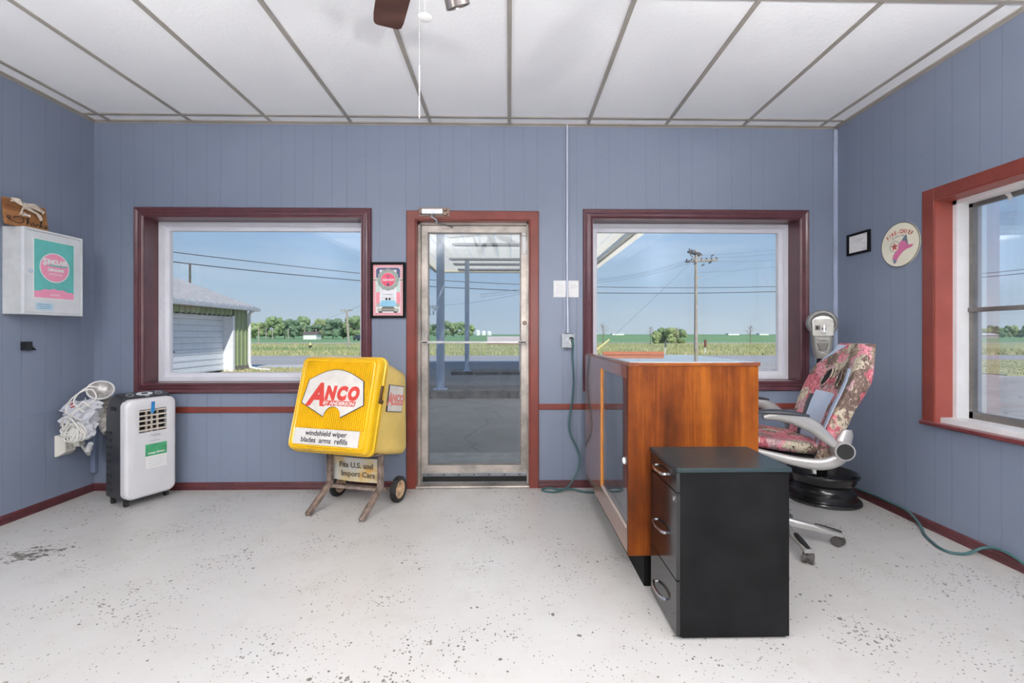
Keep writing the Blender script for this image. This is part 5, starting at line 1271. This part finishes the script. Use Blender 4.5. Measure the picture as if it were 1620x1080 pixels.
mb = MB(); mb.box(x0+.006, x1-.002, y0+.02, y1-.02, zb, zb+.02); mb.box(x1-.02, x1, y0+.02, y1-.02, zb, .90); obj('case_bottom', mb, M('inside_board', rgb(170, 150, 136), .5, var=.06), ct, world=True)
mb = MB(); mb.box(x0, x0+.02, y0+.022, y1-.02, .985, zt); mb.box(x0, x0+.02, y0+.022, y1-.02, zb, .275); mb.box(x0, x0+.02, y0+.022, y0+.028, .275, .985); mb.box(x0, x0+.02, 2.69, y1-.02, .275, .985)
obj('side_frame', mb, WOODY, ct, world=True)
mb = MB(); mb.box(x0-.003, x0+.012, 2.668, 2.690, .275, .990, bev=.002); obj('door_edge', mb, M('light_wood_edge', rgb(206, 132, 52), .35, var=.08), ct, world=True)
mb = MB(); mb.box(x0-.002, x0+.006, y0+.035, 2.668, .275, .290, bev=.002); obj('track', mb, M('pale_track', rgb(206, 190, 180), .35, metal=.3), ct, world=True)
CG = glass_mat('counter_glass', (.80, .80, .84, 1), 1.5, haze=.05)
mb = MB(); mb.box(x0+.006, x0+.011, y0+.028, 2.67, .276, .984); sg_ = obj('sliding_glass', mb, CG, ct, world=True)
mb = MB(); mb.lathe([(0, 0), (.016, 0), (.017, .006), (.012, .012), (0, .013)], (x0+.004, y0+.075, .585), (-1, 0, 0), 20); obj('glass_knob', mb, WHITEP, sg_, True, world=True)
mb = MB(); mb.box(x0, x1+.004, y0-.004, y0+.03, zt, zt+.016, bev=.002); mb.box(x0, x0+.03, y0, y1-.05, zt, zt+.012, bev=.002); mb.box(x1-.03, x1, y0, 2.8, zt, zt+.012); obj('top_rail', mb, WOODX, ct, world=True)
for xa_, xb_ in ((x0-.001, x0+.045), (x1-.085, x1+.006)):
    mb = MB(); mb.box(xa_, xb_, y0-.006, y0+.03, zt+.0, zt+.017); obj('corner_block', mb, WOODD, ct, world=True)
mb = MB(); mb.box(x0+.012, x1-.012, y0+.01, 2.8, zt+.012, zt+.0185, bev=.001)
TG, t, p = base('top_glass'); p.inputs['Base Color'].default_value = rgb(176, 186, 190); p.inputs['Roughness'].default_value = .03; p.inputs['Coat Weight'].default_value = 1; p.inputs['IOR'].default_value = 1.6
f_ = nz(t, objco(t), 5, 4, .6); t.links.new(ramp(t, f_, [(.3, rgb(168, 178, 184)), (.7, rgb(190, 196, 200))]), p.inputs['Base Color'])
obj('glass_top', mb, TG, ct, world=True)
mb = MB(); mb.box(.585, .965, 2.765, 2.785, zt+.019, zt+.040, bev=.002)
single('wooden_strip', mb, M('brown_strip_wood', rgb(170, 106, 76), .5, var=.08), 'narrow brown wooden strip lying at the back of the counter top', 'wood strip', (.775, 2.775, zt+.019), world=True)

# --- black drawer cabinet
fc = thing('drawer_cabinet', 'black drawer cabinet with chrome handles in front of the counter', 'drawer cabinet', (.88, 1.90, 0))
mb = MB(); mb.box(.668, 1.096, 1.726, 2.045, .012, .655, bev=.0015); cb = obj('carcass', mb, BLACK, fc, world=True)
mb = MB(); mb.box(.680, 1.09, 1.74, 2.04, 0, .012); obj('plinth', mb, BLACKM, fc, world=True)
TOPB, t, p = base('dark_teal_top'); t.links.new(ramp(t, nz(t, objco(t), 7, 4, .6), [(.3, rgb(26, 42, 46)), (.7, rgb(38, 54, 58))]), p.inputs['Base Color']); p.inputs['Roughness'].default_value = .32
mb = MB(); mb.box(.650, 1.103, 1.720, 2.052, .655, .672, bev=.0015); obj('top', mb, TOPB, fc, world=True)
for k, (za, zb_, hz) in enumerate(((.576, .652, .614), (.232, .572, .372), (.014, .228, .098))):
    mb = MB(); mb.box(.652, .668, 1.728, 2.043, za, zb_, bev=.0015); d_ = obj('drawer', mb, BLACKG, fc, world=True)
    mb = MB(); P = cr_spline([(.652, 1.835, hz), (.640, 1.838, hz), (.630, 1.865, hz), (.627, 1.90, hz), (.630, 1.94, hz), (.640, 1.967, hz), (.652, 1.97, hz)], 5)
    mb.tube(P, .007, 8, flat=1.0, rad=[.006]*len(P)); obj('handle', mb, CHROME, d_, True, world=True)
mb = MB(); mb.lathe([(0, 0), (.009, 0), (.009, .004), (.006, .006), (0, .006)], (.652, 1.752, .545), (-1, 0, 0), 16); obj('lock', mb, CHROME, fc, True, world=True)

# --- steel wheel rim base and parking meter
rc = (2.275, 3.205)
BLKP = M('black_painted_steel', rgb(22, 22, 23), .25, var=.3, vs=14, coat=.4)
rim = thing('wheel_rim', 'black steel wheel rim lying flat in the right corner', 'wheel rim', (rc[0], rc[1], 0))
mb = MB(); mb.lathe([(.225, .004), (.232, .010), (.228, .022), (.212, .026), (.206, .045), (.205, .070), (.188, .082), (.176, .098), (.176, .118), (.192, .130), (.206, .150), (.209, .172), (.222, .182), (.226, .194), (.220, .202), (.212, .196), (.200, .178), (.192, .150), (.170, .125), (.168, .09), (.19, .05), (.21, .004)], (0, 0, 0), (0, 0, 1), 56, close=True)
bl = obj('barrel', mb, BLKP, rim, True, angle=.9)
mb = MB(); mb.lathe([(.172, .12), (.150, .132), (.110, .118), (.085, .14), (.05, .142), (.034, .142), (.034, .136), (.05, .134), (.085, .13), (.11, .108), (.150, .12), (.172, .11)], (0, 0, 0), (0, 0, 1), 48, close=True)
for k in range(5):
    a = k*2*PI/5; mb.cyl((.06*math.cos(a), .06*math.sin(a), .140), (.06*math.cos(a), .06*math.sin(a), .148), .009, n=10)
obj('disc', mb, BLKP, rim, True)
mb = MB(); mb.lathe([(.232, 0), (.238, .004), (.236, .014), (.231, .016), (.222, .004)], (0, 0, 0), (0, 0, 1), 56, close=True); obj('bottom_flange', mb, RUBBER, rim, True)
pm = thing('parking_meter', 'grey coin parking meter on black pole rising from the wheel rim', 'parking meter', (rc[0], rc[1], .143), -.52)
SIL = M('painted_silver', rgb(150, 148, 143), .4, metal=.45, var=.08, vs=16, bmp=.06)
SILD = M('dull_silver', rgb(132, 132, 130), .4, metal=.5, var=.1, vs=20)
mb = MB(); mb.cyl((0, 0, 0), (0, 0, .90), .034, n=24); mb.lathe([(.034, 0), (.05, .0), (.05, .006), (.036, .02)], (0, 0, 0), (0, 0, 1), 24); obj('pole', mb, BLKP, pm, True)
def bodyr(z, w, d0, d1): return [(x, y, z) for x, y in rrect(w, d0+d1, .02, 4, 0, (d1-d0)/2)]
mb = MB(); mb.loft([bodyr(.875, .088, .040, .040), bodyr(.885, .094, .044, .044), bodyr(.96, .116, .05, .05), bodyr(1.04, .132, .054, .054), bodyr(1.05, .136, .056, .056), bodyr(1.135, .142, .056, .056), bodyr(1.16, .14, .054, .054)])
hd = obj('housing', mb, SIL, pm, True, angle=.8)
mb = MB(); mb.lathe([(0, -.050), (.080, -.050), (.092, -.042), (.098, -.020), (.098, .020), (.092, .042), (.080, .050), (0, .050)], (0, 0, 1.130), (0, 1, 0), 48)
dm = obj('dome', mb, SILD, hd, True, angle=.7)
mb = MB(); mb.annulus(0, 1.130, .069, .0755, -.0515, .003, 48); mb.flat([(.072*math.cos(PI*i/18), 1.131+.070*math.sin(PI*i/18)) for i in range(19)], -.0505, .001); obj('window_rim', mb, M('dark_line', rgb(70, 68, 66), .5), dm)
mb = MB(); mb.flat([(.064*math.cos(PI*i/18), 1.135+.046*math.sin(PI*i/18)) for i in range(19)], -.0515, .002); obj('dial_window', mb, M('dial_silver', rgb(168, 166, 160), .25, metal=.4), dm)
mb = MB(); mb.flat([(-.064, 1.134), (.064, 1.134), (.062, 1.040), (-.060, 1.040)], -.054, .008); fp2 = obj('face_plate', mb, SIL, hd)
mb = MB(); mb.rect(-.048, -.016, 1.078, 1.116, -.062, .0008); mb.strip([(-.058, 1.030), (-.04, 1.022), (.04, 1.022), (.058, 1.032)], .003, -.0572, .0005); obj('slot_plate', mb, M('grey_plate', rgb(104, 100, 96), .5, var=.2, vs=90), fp2)
mb = MB(); mb.box(-.042, -.028, -.066, -.062, 1.085, 1.108, bev=.001); obj('coin_slot', mb, BLACKM, fp2)
mb = MB(); mb.lathe([(0, 0), (.015, 0), (.013, .010), (.006, .016), (0, .016)], (.006, -.061, 1.090), (0, -1, 0), 16); mb.bar((.006, -.075, 1.066), (.006, -.075, 1.118), .010, .007, up=(0, 1, 0)); obj('knob', mb, CHROME, fp2, True)
mb = MB(); mb.rect(-.014, .018, 1.048, 1.062, -.062, .001); mb.rect(-.028, .030, 1.013, 1.024, -.056, .003); obj('raised_plate', mb, SILD, hd)
text('PARKING', .010, M('dark_line', rgb(70, 68, 66), .5), hd, 'meter_letters', 0, 1.000, -.0565, .0003, y=0) if False else None
mb = MB(); mb.flat([(-.036, .985), (.036, .985), (.022, .935), (-.022, .935)], -.0525, .002); np_ = obj('name_plate', mb, M('dark_plate', rgb(74, 70, 66), .5, var=.1), hd)
mb = MB()
for k in range(4):
    hw = .026-.004*k; mb.rect(-hw, hw, .975-.011*k, .9775-.011*k, -.0548, .0004)
obj('plate_print', mb, SIL, np_)
mb = MB()
for k in range(2): mb.rect(-.028, .028, 1.004-.008*k, 1.0065-.008*k, -.0545, .002)
obj('raised_lines', mb, M('dark_line', rgb(70, 68, 66), .5), hd)
mb = MB(); mb.lathe([(0, 0), (.018, 0), (.018, .006), (.012, .008), (.010, .004), (0, .005)], (0, -.044, .903), (0, -1, 0), 20); obj('lock', mb, SIL, hd, True)

# --- camouflage office chair
CAMO, t, p = base('pink_camouflage'); co = objco(t, (1, 1, 1))
vo = N(t, 'ShaderNodeTexVoronoi'); vo.inputs['Scale'].default_value = 13; vo.inputs['Randomness'].default_value = 1
nn = N(t, 'ShaderNodeTexNoise'); nn.inputs['Scale'].default_value = 14; nn.inputs['Detail'].default_value = 5; t.links.new(co, nn.inputs['Vector'])
ad = N(t, 'ShaderNodeVectorMath', operation='MULTIPLY_ADD'); t.links.new(nn.outputs['Color'], ad.inputs[0]); ad.inputs[1].default_value = (.16, .16, .22); t.links.new(co, ad.inputs[2]); t.links.new(ad.outputs[0], vo.inputs['Vector'])
sc_ = N(t, 'ShaderNodeSeparateColor'); t.links.new(vo.outputs['Color'], sc_.inputs[0])
cl_ = ramp(t, sc_.outputs[0], [(0, rgb(196, 96, 112)), (.18, rgb(208, 132, 146)), (.34, rgb(176, 140, 146)), (.46, rgb(104, 86, 76)), (.66, rgb(142, 122, 106)), (.84, rgb(186, 176, 154))], 'CONSTANT')
tw = nz(t, objco(t, (1.5, 1.5, .6), (.4, .3, .2)), 34, 5, .75, 1.8)
cl_ = mixc(t, mth(t, 'GREATER_THAN', tw, .565), cl_, rgb(62, 50, 46)); cl_ = mixc(t, mth(t, 'LESS_THAN', tw, .40), cl_, rgb(206, 196, 176))
cl_ = mixc(t, ramp(t, nz(t, co, 60, 3, .7), [(.4, g(0)), (.7, g(.35))]), cl_, rgb(110, 84, 78))
t.links.new(cl_, p.inputs['Base Color']); p.inputs['Roughness'].default_value = .75
VINS = M('silver_blue_vinyl', rgb(168, 182, 204), .28, var=.05, vs=6, coat=.3)
VIND = M('dark_grey_vinyl', rgb(52, 54, 62), .4, var=.08)
PLS = M('silver_plastic', rgb(162, 160, 158), .28, metal=.35, var=.04, coat=.2)
BLKPL = M('black_plastic', rgb(30, 30, 32), .4, var=.1)
ch = thing('office_chair', 'reclined office chair in pink camouflage with silver arms', 'office chair', (1.58, 2.595, 0), math.radians(-102.8))
# backrest: closed sections; local -y is forward
def interp(T, z):
    for (a, b), (c, d) in zip(T, T[1:]):
        if a <= z <= c: k = (z-a)/(c-a); return b+(d-b)*k
    return T[0][1] if z < T[0][0] else T[-1][1]
XO = .035
WT = [(.50, .185), (.60, .215), (.75, .238), (.90, .262), (.95, .262), (1.0, .240), (1.06, .195), (1.10, .175), (1.14, .145)]
def hw(z): return sum(interp(WT, z+d) for d in (-.03, -.015, 0, .015, .03))/5
YC = [(.50, .165), (.62, .185), (.80, .245), (.95, .315), (1.14, .385)]
def yc(z): return interp(YC, z)
def fy(x, z):
    s_ = min(1, abs(x)/hw(z)); b = .055*(1 if z < 1.0 else max(0, 1-(z-1.0)/.1))
    return yc(z)-.035*math.sqrt(max(0, 1-s_**4))-b*s_**2.6 + .012*math.cos(min(1, s_*2)*PI/2)
mb = MB(); rings = []
for i in range(34):
    z = .50+.64*i/33; h_ = hw(z); edge_k = 1 if i < 32 else (.93 if i == 32 else .75)
    r_ = []
    for k in range(22):
        s_ = -1+2*k/21; x = h_*math.sin(s_*PI/2)*edge_k; r_.append((x, fy(x, z), z))
    for k in range(1, 21):
        s_ = 1-2*k/21; x = h_*math.sin(s_*PI/2)*edge_k; r_.append((x, yc(z)+.040*math.sqrt(max(0, 1-(x/h_)**4))+.012, z))
    rings.append(r_)
mb.loft(rings); BX = Matrix.Translation((XO, 0, 0)); bk = obj('backrest', mb, CAMO, ch, True, angle=1.2, xf=BX)
def patch(name, fx0, fx1, z0, z1, m, off=.004, nu=10, nv=14, par=bk):
    mb = MB(); mb.surf(lambda a, b: ((lambda z: (lambda x: (x, fy(x, z)-off*(1 if 0 < a < 1 else .2), z))(fx0(z)+(fx1(z)-fx0(z))*a))(z0+(z1-z0)*b)), nu, nv)
    return obj(name, mb, m, par, True, angle=1.5, xf=BX)
lr = lambda a, b, za, zb_: (lambda z: a+(b-a)*(z-za)/(zb_-za))
patch('silver_panel', lr(-.10, -.118, .60, .86), lr(.078, .088, .60, .86), .60, .865, VINS)
patch('lumbar_edge', lr(-.125, -.150, .56, .84), lr(-.10, -.115, .56, .84), .56, .84, VIND)
patch('silver_bolster', lambda z: .125+.040*math.sin(PI*(z-.56)/.46), lambda z: .165+.055*math.sin(PI*(z-.56)/.46), .56, 1.01, VINS, .006)
patch('grey_bolster_edge', lambda z: .105+.040*math.sin(PI*(z-.56)/.46), lambda z: .125+.042*math.sin(PI*(z-.56)/.46), .56, .86, VIND, .003)
patch('head_patch', lambda z: -hw(z)*.98, lambda z: -hw(z)*.98+.01+1.15*(z-1.03), 1.03, 1.132, VINS, .004)
for cx, ww in ((-.072, .028), (.058, .026)):
    mb = MB(); cz_ = .945; n = 24
    pts = []
    for i in range(n):
        a = 2*PI*i/n; x = cx+ww*math.cos(a)+.012*math.sin(a)*(1 if cx < 0 else -.5); z = cz_+.052*math.sin(a); pts.append(Vector((x, fy(x, z)-.009, z)))
    mb.loft([pts, [q+Vector((0, .008, 0)) for q in pts]]); obj('dark_opening_patch', mb, BLACKM, bk, xf=BX)  # black patch on the surface, standing in for the opening's dark inside
    mb = MB(); mb.tube([q-Vector((0, .001, 0)) for q in pts], .004, 6, closed=True); obj('opening_piping', mb, CAMO, bk, True, xf=BX)
# lower back side pads
patch('lower_pad', lr(.12, .15, .50, .60), lr(.17, .19, .50, .60), .505, .60, VIND, .005)
# seat
def seatsec(y, z, w, th, bol=.02):
    r_ = []
    for k in range(16):
        s_ = -1+2*k/15; x = w*math.sin(s_*PI/2); r_.append((x, y, z+th*.5*math.sqrt(max(0, 1-s_**6))+bol*abs(s_)**3*.6))
    for k in range(1, 15):
        s_ = 1-2*k/15; x = w*.95*math.sin(s_*PI/2); r_.append((x, y, z-th*.5))
    return r_
mb = MB(); mb.loft([seatsec(y_, z_+.014, w_, t_*.7) for y_, z_, w_, t_ in ((-.29, .595, .17, .03), (-.285, .595, .215, .06), (-.22, .592, .235, .075), (-.05, .575, .24, .08), (.12, .558, .225, .08), (.20, .552, .20, .07), (.215, .55, .15, .04))])
st = obj('seat', mb, CAMO, ch, True, angle=1.2)
mb = MB(); mb.loft([[(x*1.01, y, z-.030) for x, y, z in seatsec(yy, zz_, w_, .045, 0)] for yy, zz_, w_ in ((-.285, .580, .20), (-.22, .573, .238), (-.05, .555, .245), (.12, .540, .232), (.20, .535, .20))]); obj('seat_base', mb, BLKPL, st, True, angle=1.0)
# arms: silver hooks from the pivot disc, with padded tops
for sx in (1, -1):
    X_ = .300*sx
    mb = MB(); P = cr_spline([(X_, -.175, .756), (X_, -.10, .764), (X_, -.02, .752), (X_, .06, .715), (X_, .12, .665), (X_, .165, .62), (X_, .20, .597)], 8)
    k = len(P)
    secs = []
    for i, q in enumerate(P):
        d = (P[min(i+1, k-1)]-P[max(i-1, 0)]).normalized(); n_ = Vector((0, -d.z, d.y)); f = i/(k-1); hh = .012+.024*math.sin(PI*min(1, f*1.15))**.8; ww = .022
        secs.append([q+Vector((ww*math.cos(a), 0, 0))+n_*hh*math.sin(a) for a in [2*PI*j/14 for j in range(14)]])
    mb.loft(secs)
    arm = obj('armrest', mb, PLS, ch, True, angle=1.0)
    mb = MB(); secs = []
    for i in range(13):
        f = i/12; y = -.215+.26*f; z = .790-.022*(f**2)-.012*(1-f)**3; w_ = .034*math.sin(PI*min(max(f, .04), .96))**.4; h_ = .014*math.sin(PI*min(max(f, .05), .95))**.4
        secs.append([(X_+w_*math.cos(a), y, z+h_*math.sin(a)) for a in [2*PI*j/14 for j in range(14)]])
    mb.loft(secs); obj('arm_pad', mb, VIND, arm, True, angle=1.2)
    mb = MB(); mb.cyl((X_-sx*.03, .20, .597), (X_+sx*.030, .20, .597), .047, n=32); obj('pivot', mb, PLS, arm, True)
    mb = MB(); mb.cyl((X_+sx*.029, .20, .597), (X_+sx*.034, .20, .597), .039, n=32); obj('pivot_cap', mb, BLACKM, arm, True)
    # lower bracket: sweeps from the pivot down and forward under the seat
    mb = MB(); P = cr_spline([(X_-sx*.012, .205, .59), (X_-sx*.014, .185, .545), (X_-sx*.018, .11, .515), (X_-sx*.03, .0, .520), (X_-sx*.045, -.12, .545), (X_-sx*.055, -.20, .566)], 8); k = len(P); secs = []
    for i, q in enumerate(P):
        d = (P[min(i+1, k-1)]-P[max(i-1, 0)]).normalized(); n_ = Vector((0, -d.z, d.y)); f = i/(k-1); hh = .034*(1-.65*f**2); ww = .020
        secs.append([q+Vector((ww*math.cos(a), 0, 0))+n_*hh*math.sin(a) for a in [2*PI*j/14 for j in range(14)]])
    mb.loft(secs); obj('seat_bracket', mb, PLS, arm, True, angle=1.0)
    mb = MB(); mb.loft([[(X_-sx*.02+.02*math.cos(a)*q_, .20+.035*math.sin(a)*q_+dy, z) for a in [2*PI*j/14 for j in range(14)]] for z, q_, dy in ((.59, 1.1, 0), (.63, 1.1, .012), (.67, .95, .025), (.70, .6, .033))]); obj('hinge_cover', mb, PLS, arm, True)
# mechanism, gas lift, star base
mb = MB(); mb.box(-.10, .10, -.12, .14, .478, .520, bev=.01); obj('tilt_mechanism', mb, BLKPL, ch)
mb = MB(); mb.cyl((0, 0, .10), (0, 0, .30), .027, n=20); mb.cyl((0, 0, .30), (0, 0, .48), .015, n=16); mb.cyl((0, 0, .28), (0, 0, .31), .032, n=20); obj('gas_lift', mb, BLKPL, ch, True)
mb = MB(); mb.lathe([(.0, .06), (.045, .06), (.05, .09), (.04, .125), (.03, .13), (0, .13)], (0, 0, 0), (0, 0, 1), 28); hub_ = obj('base_hub', mb, PLS, ch, True)
base_ang = [math.radians(a+102.8) for a in (-95, -23, 49, 121, 193)]
for a in base_ang:
    d = Vector((math.cos(a), math.sin(a), 0)); s2 = Vector((-d.y, d.x, 0)); secs = []
    for f in [i/10 for i in range(11)]:
        c = d*(.03+.285*f); z = .105-.036*f**1.2; wv = .024-.006*f+(.006 if f > .85 else 0); hh = .020-.010*f
        secs.append([Vector((c.x, c.y, z))+s2*wv*x+Vector((0, 0, 1))*hh*zq for x, zq in ((-1, -1), (1, -1), (1, .4), (.6, 1), (-.6, 1), (-1, .4))])
    mb = MB(); mb.loft(secs); lg = obj('base_leg', mb, PLS, ch, True, angle=.7)
    mb = MB(); secs = []
    for f in [.55+.44*i/6 for i in range(7)]:
        c = d*(.03+.285*f); z = .105-.036*f**1.2+.020-.010*f; wv = (.020-.004*f)*math.sin(PI*min(1, max(.08, (f-.50)/.52)))**.35
        secs.append([Vector((c.x, c.y, z-.002))+s2*wv*x+Vector((0, 0, 1))*.009*zq for x, zq in ((-1, 0), (1, 0), (.7, 1), (-.7, 1))])
    mb.loft(secs); obj('leg_pad', mb, BLKPL, lg, True)
    c = d*.305; t1 = (s2*.8+d*.6).normalized(); t2 = Vector((-t1.y, t1.x, 0))
    mb = MB(); mb.cyl(c+Vector((0, 0, .06)), c+Vector((0, 0, .04)), .008, n=10)
    for sg_n in (-1, 1): q = c+t1*sg_n*.016+t2*.008; mb.cyl(q-t1*.009+Vector((0, 0, .0275)), q+t1*.009+Vector((0, 0, .0275)), .0275, n=22)
    q = c+t2*.008; mb.cyl(q-t1*.01+Vector((0, 0, .030)), q+t1*.01+Vector((0, 0, .030)), .021, n=18)
    obj('caster', mb, M('grey_caster', rgb(72, 68, 66), .5, var=.1), ch, True)

# --- ceiling fan overhead with light kit and pull chains
FANW = wood_mat('dark_fan_wood', [(.3, rgb(60, 38, 34)), (.7, rgb(88, 58, 50))], 2, 'X', .35, .3, 1)
BRZ = M('pewter_metal', rgb(150, 142, 138), .3, metal=.8, var=.05)
fan = thing('ceiling_fan', 'dark bladed ceiling fan with pewter spot lamps hanging overhead', 'ceiling fan', (-.235, 1.32, CZ))
mb = MB(); mb.lathe([(0, 0), (.075, 0), (.07, -.03), (.03, -.05), (.016, -.055), (.016, -.13), (.05, -.14), (.11, -.17), (.13, -.22), (.12, -.30), (.09, -.33), (.0, -.335)], (0, 0, 0), (0, 0, 1), 40); mt = obj('motor_housing', mb, BRZ, fan, True)
for k in range(4):
    a = math.radians(112.4+90*k); R_ = Matrix.Rotation(a, 4, 'Z')
    mb = MB(); prof = [(.17, -.050), (.30, -.064), (.60, -.060), (.635, -.056), (.650, -.040), (.668, .040), (.664, .052), (.65, .058), (.60, .062), (.30, .064), (.17, .050)]
    mb.prism([(x, y, -.320) for x, y in prof], (0, 0, .008)); mb.bm.transform(R_ @ Matrix.Rotation(.12, 4, 'X') @ Matrix.Translation((0, 0, 0)))
    bmesh.ops.bevel(mb.bm, geom=[e for e in mb.bm.edges], offset=.002, segments=1, affect='EDGES')
    bld = obj('blade', mb, FANW, fan)
    mb = MB(); mb.bar((.09, 0, -.305), (.24, 0, -.318), .05, .008); mb.box(.20, .27, -.035, .035, -.3225, -.310, bev=.003); mb.bm.transform(R_ @ Matrix.Rotation(.12, 4, 'X')); obj('blade_arm', mb, BRZ, bld)
mb = MB(); mb.lathe([(0, -.335), (.045, -.335), (.05, -.40), (.03, -.44), (0, -.445)], (0, 0, 0), (0, 0, 1), 28); kit = obj('light_kit', mb, BRZ, fan, True)
for k in range(3):
    a = math.radians(62+120*k); d = Vector((math.cos(a), math.sin(a), 0)); c = d*.05+Vector((0, 0, -.41)); e = d*.085+Vector((0, 0, -.47)); ax = (d*.55+Vector((0, 0, -.83))).normalized()
    mb = MB(); mb.cyl(c, e+Vector((0, 0, -.0)), .010, n=10); mb.lathe([(.014, -.02), (.030, -.01), (.036, .06), (.040, .115), (.036, .115), (.03, .06), (.0, .05)], e, ax, 28); ls = obj('lamp_shade', mb, BRZ, kit, True)
    mb = MB(); mb.lathe([(0, .05), (.028, .062), (.033, .095), (0, .108)], e, ax, 24); obj('bulb', mb, WHITEP, ls, True)
def chain(x, y, za, zb_, nm):
    mb = MB(); z = za
    n = int((za-zb_)/.012); mb.cyl((x, y, za), (x, y, zb_), .0006, n=5)
    for i in range(n): mb.lathe([(.0004, -.0018), (.0017, 0), (.0004, .0018)], (x, y, za-.012*i), (0, 0, 1), 6)
    return obj(nm, mb, M('white_chain', rgb(190, 188, 182), .4, var=.02), fan, True)
chain(-.030, .0, -.42, -.99, 'pull_chain'); chain(-.012, -.01, -.43, -.690, 'pull_chain')
mb = MB(); mb.lathe([(0, -.004), (.016, -.003), (.021, 0), (.016, .003), (0, .004)], (-.012, -.01, -.700), (0, 0, 1), 28); obj('pull_disc', mb, WHITEP, fan, True)
mb = MB(); mb.cyl((-.030, 0, -.835), (-.030, 0, -.99), .0015, n=8); obj('pull_cord', mb, WHITEP, fan, True)
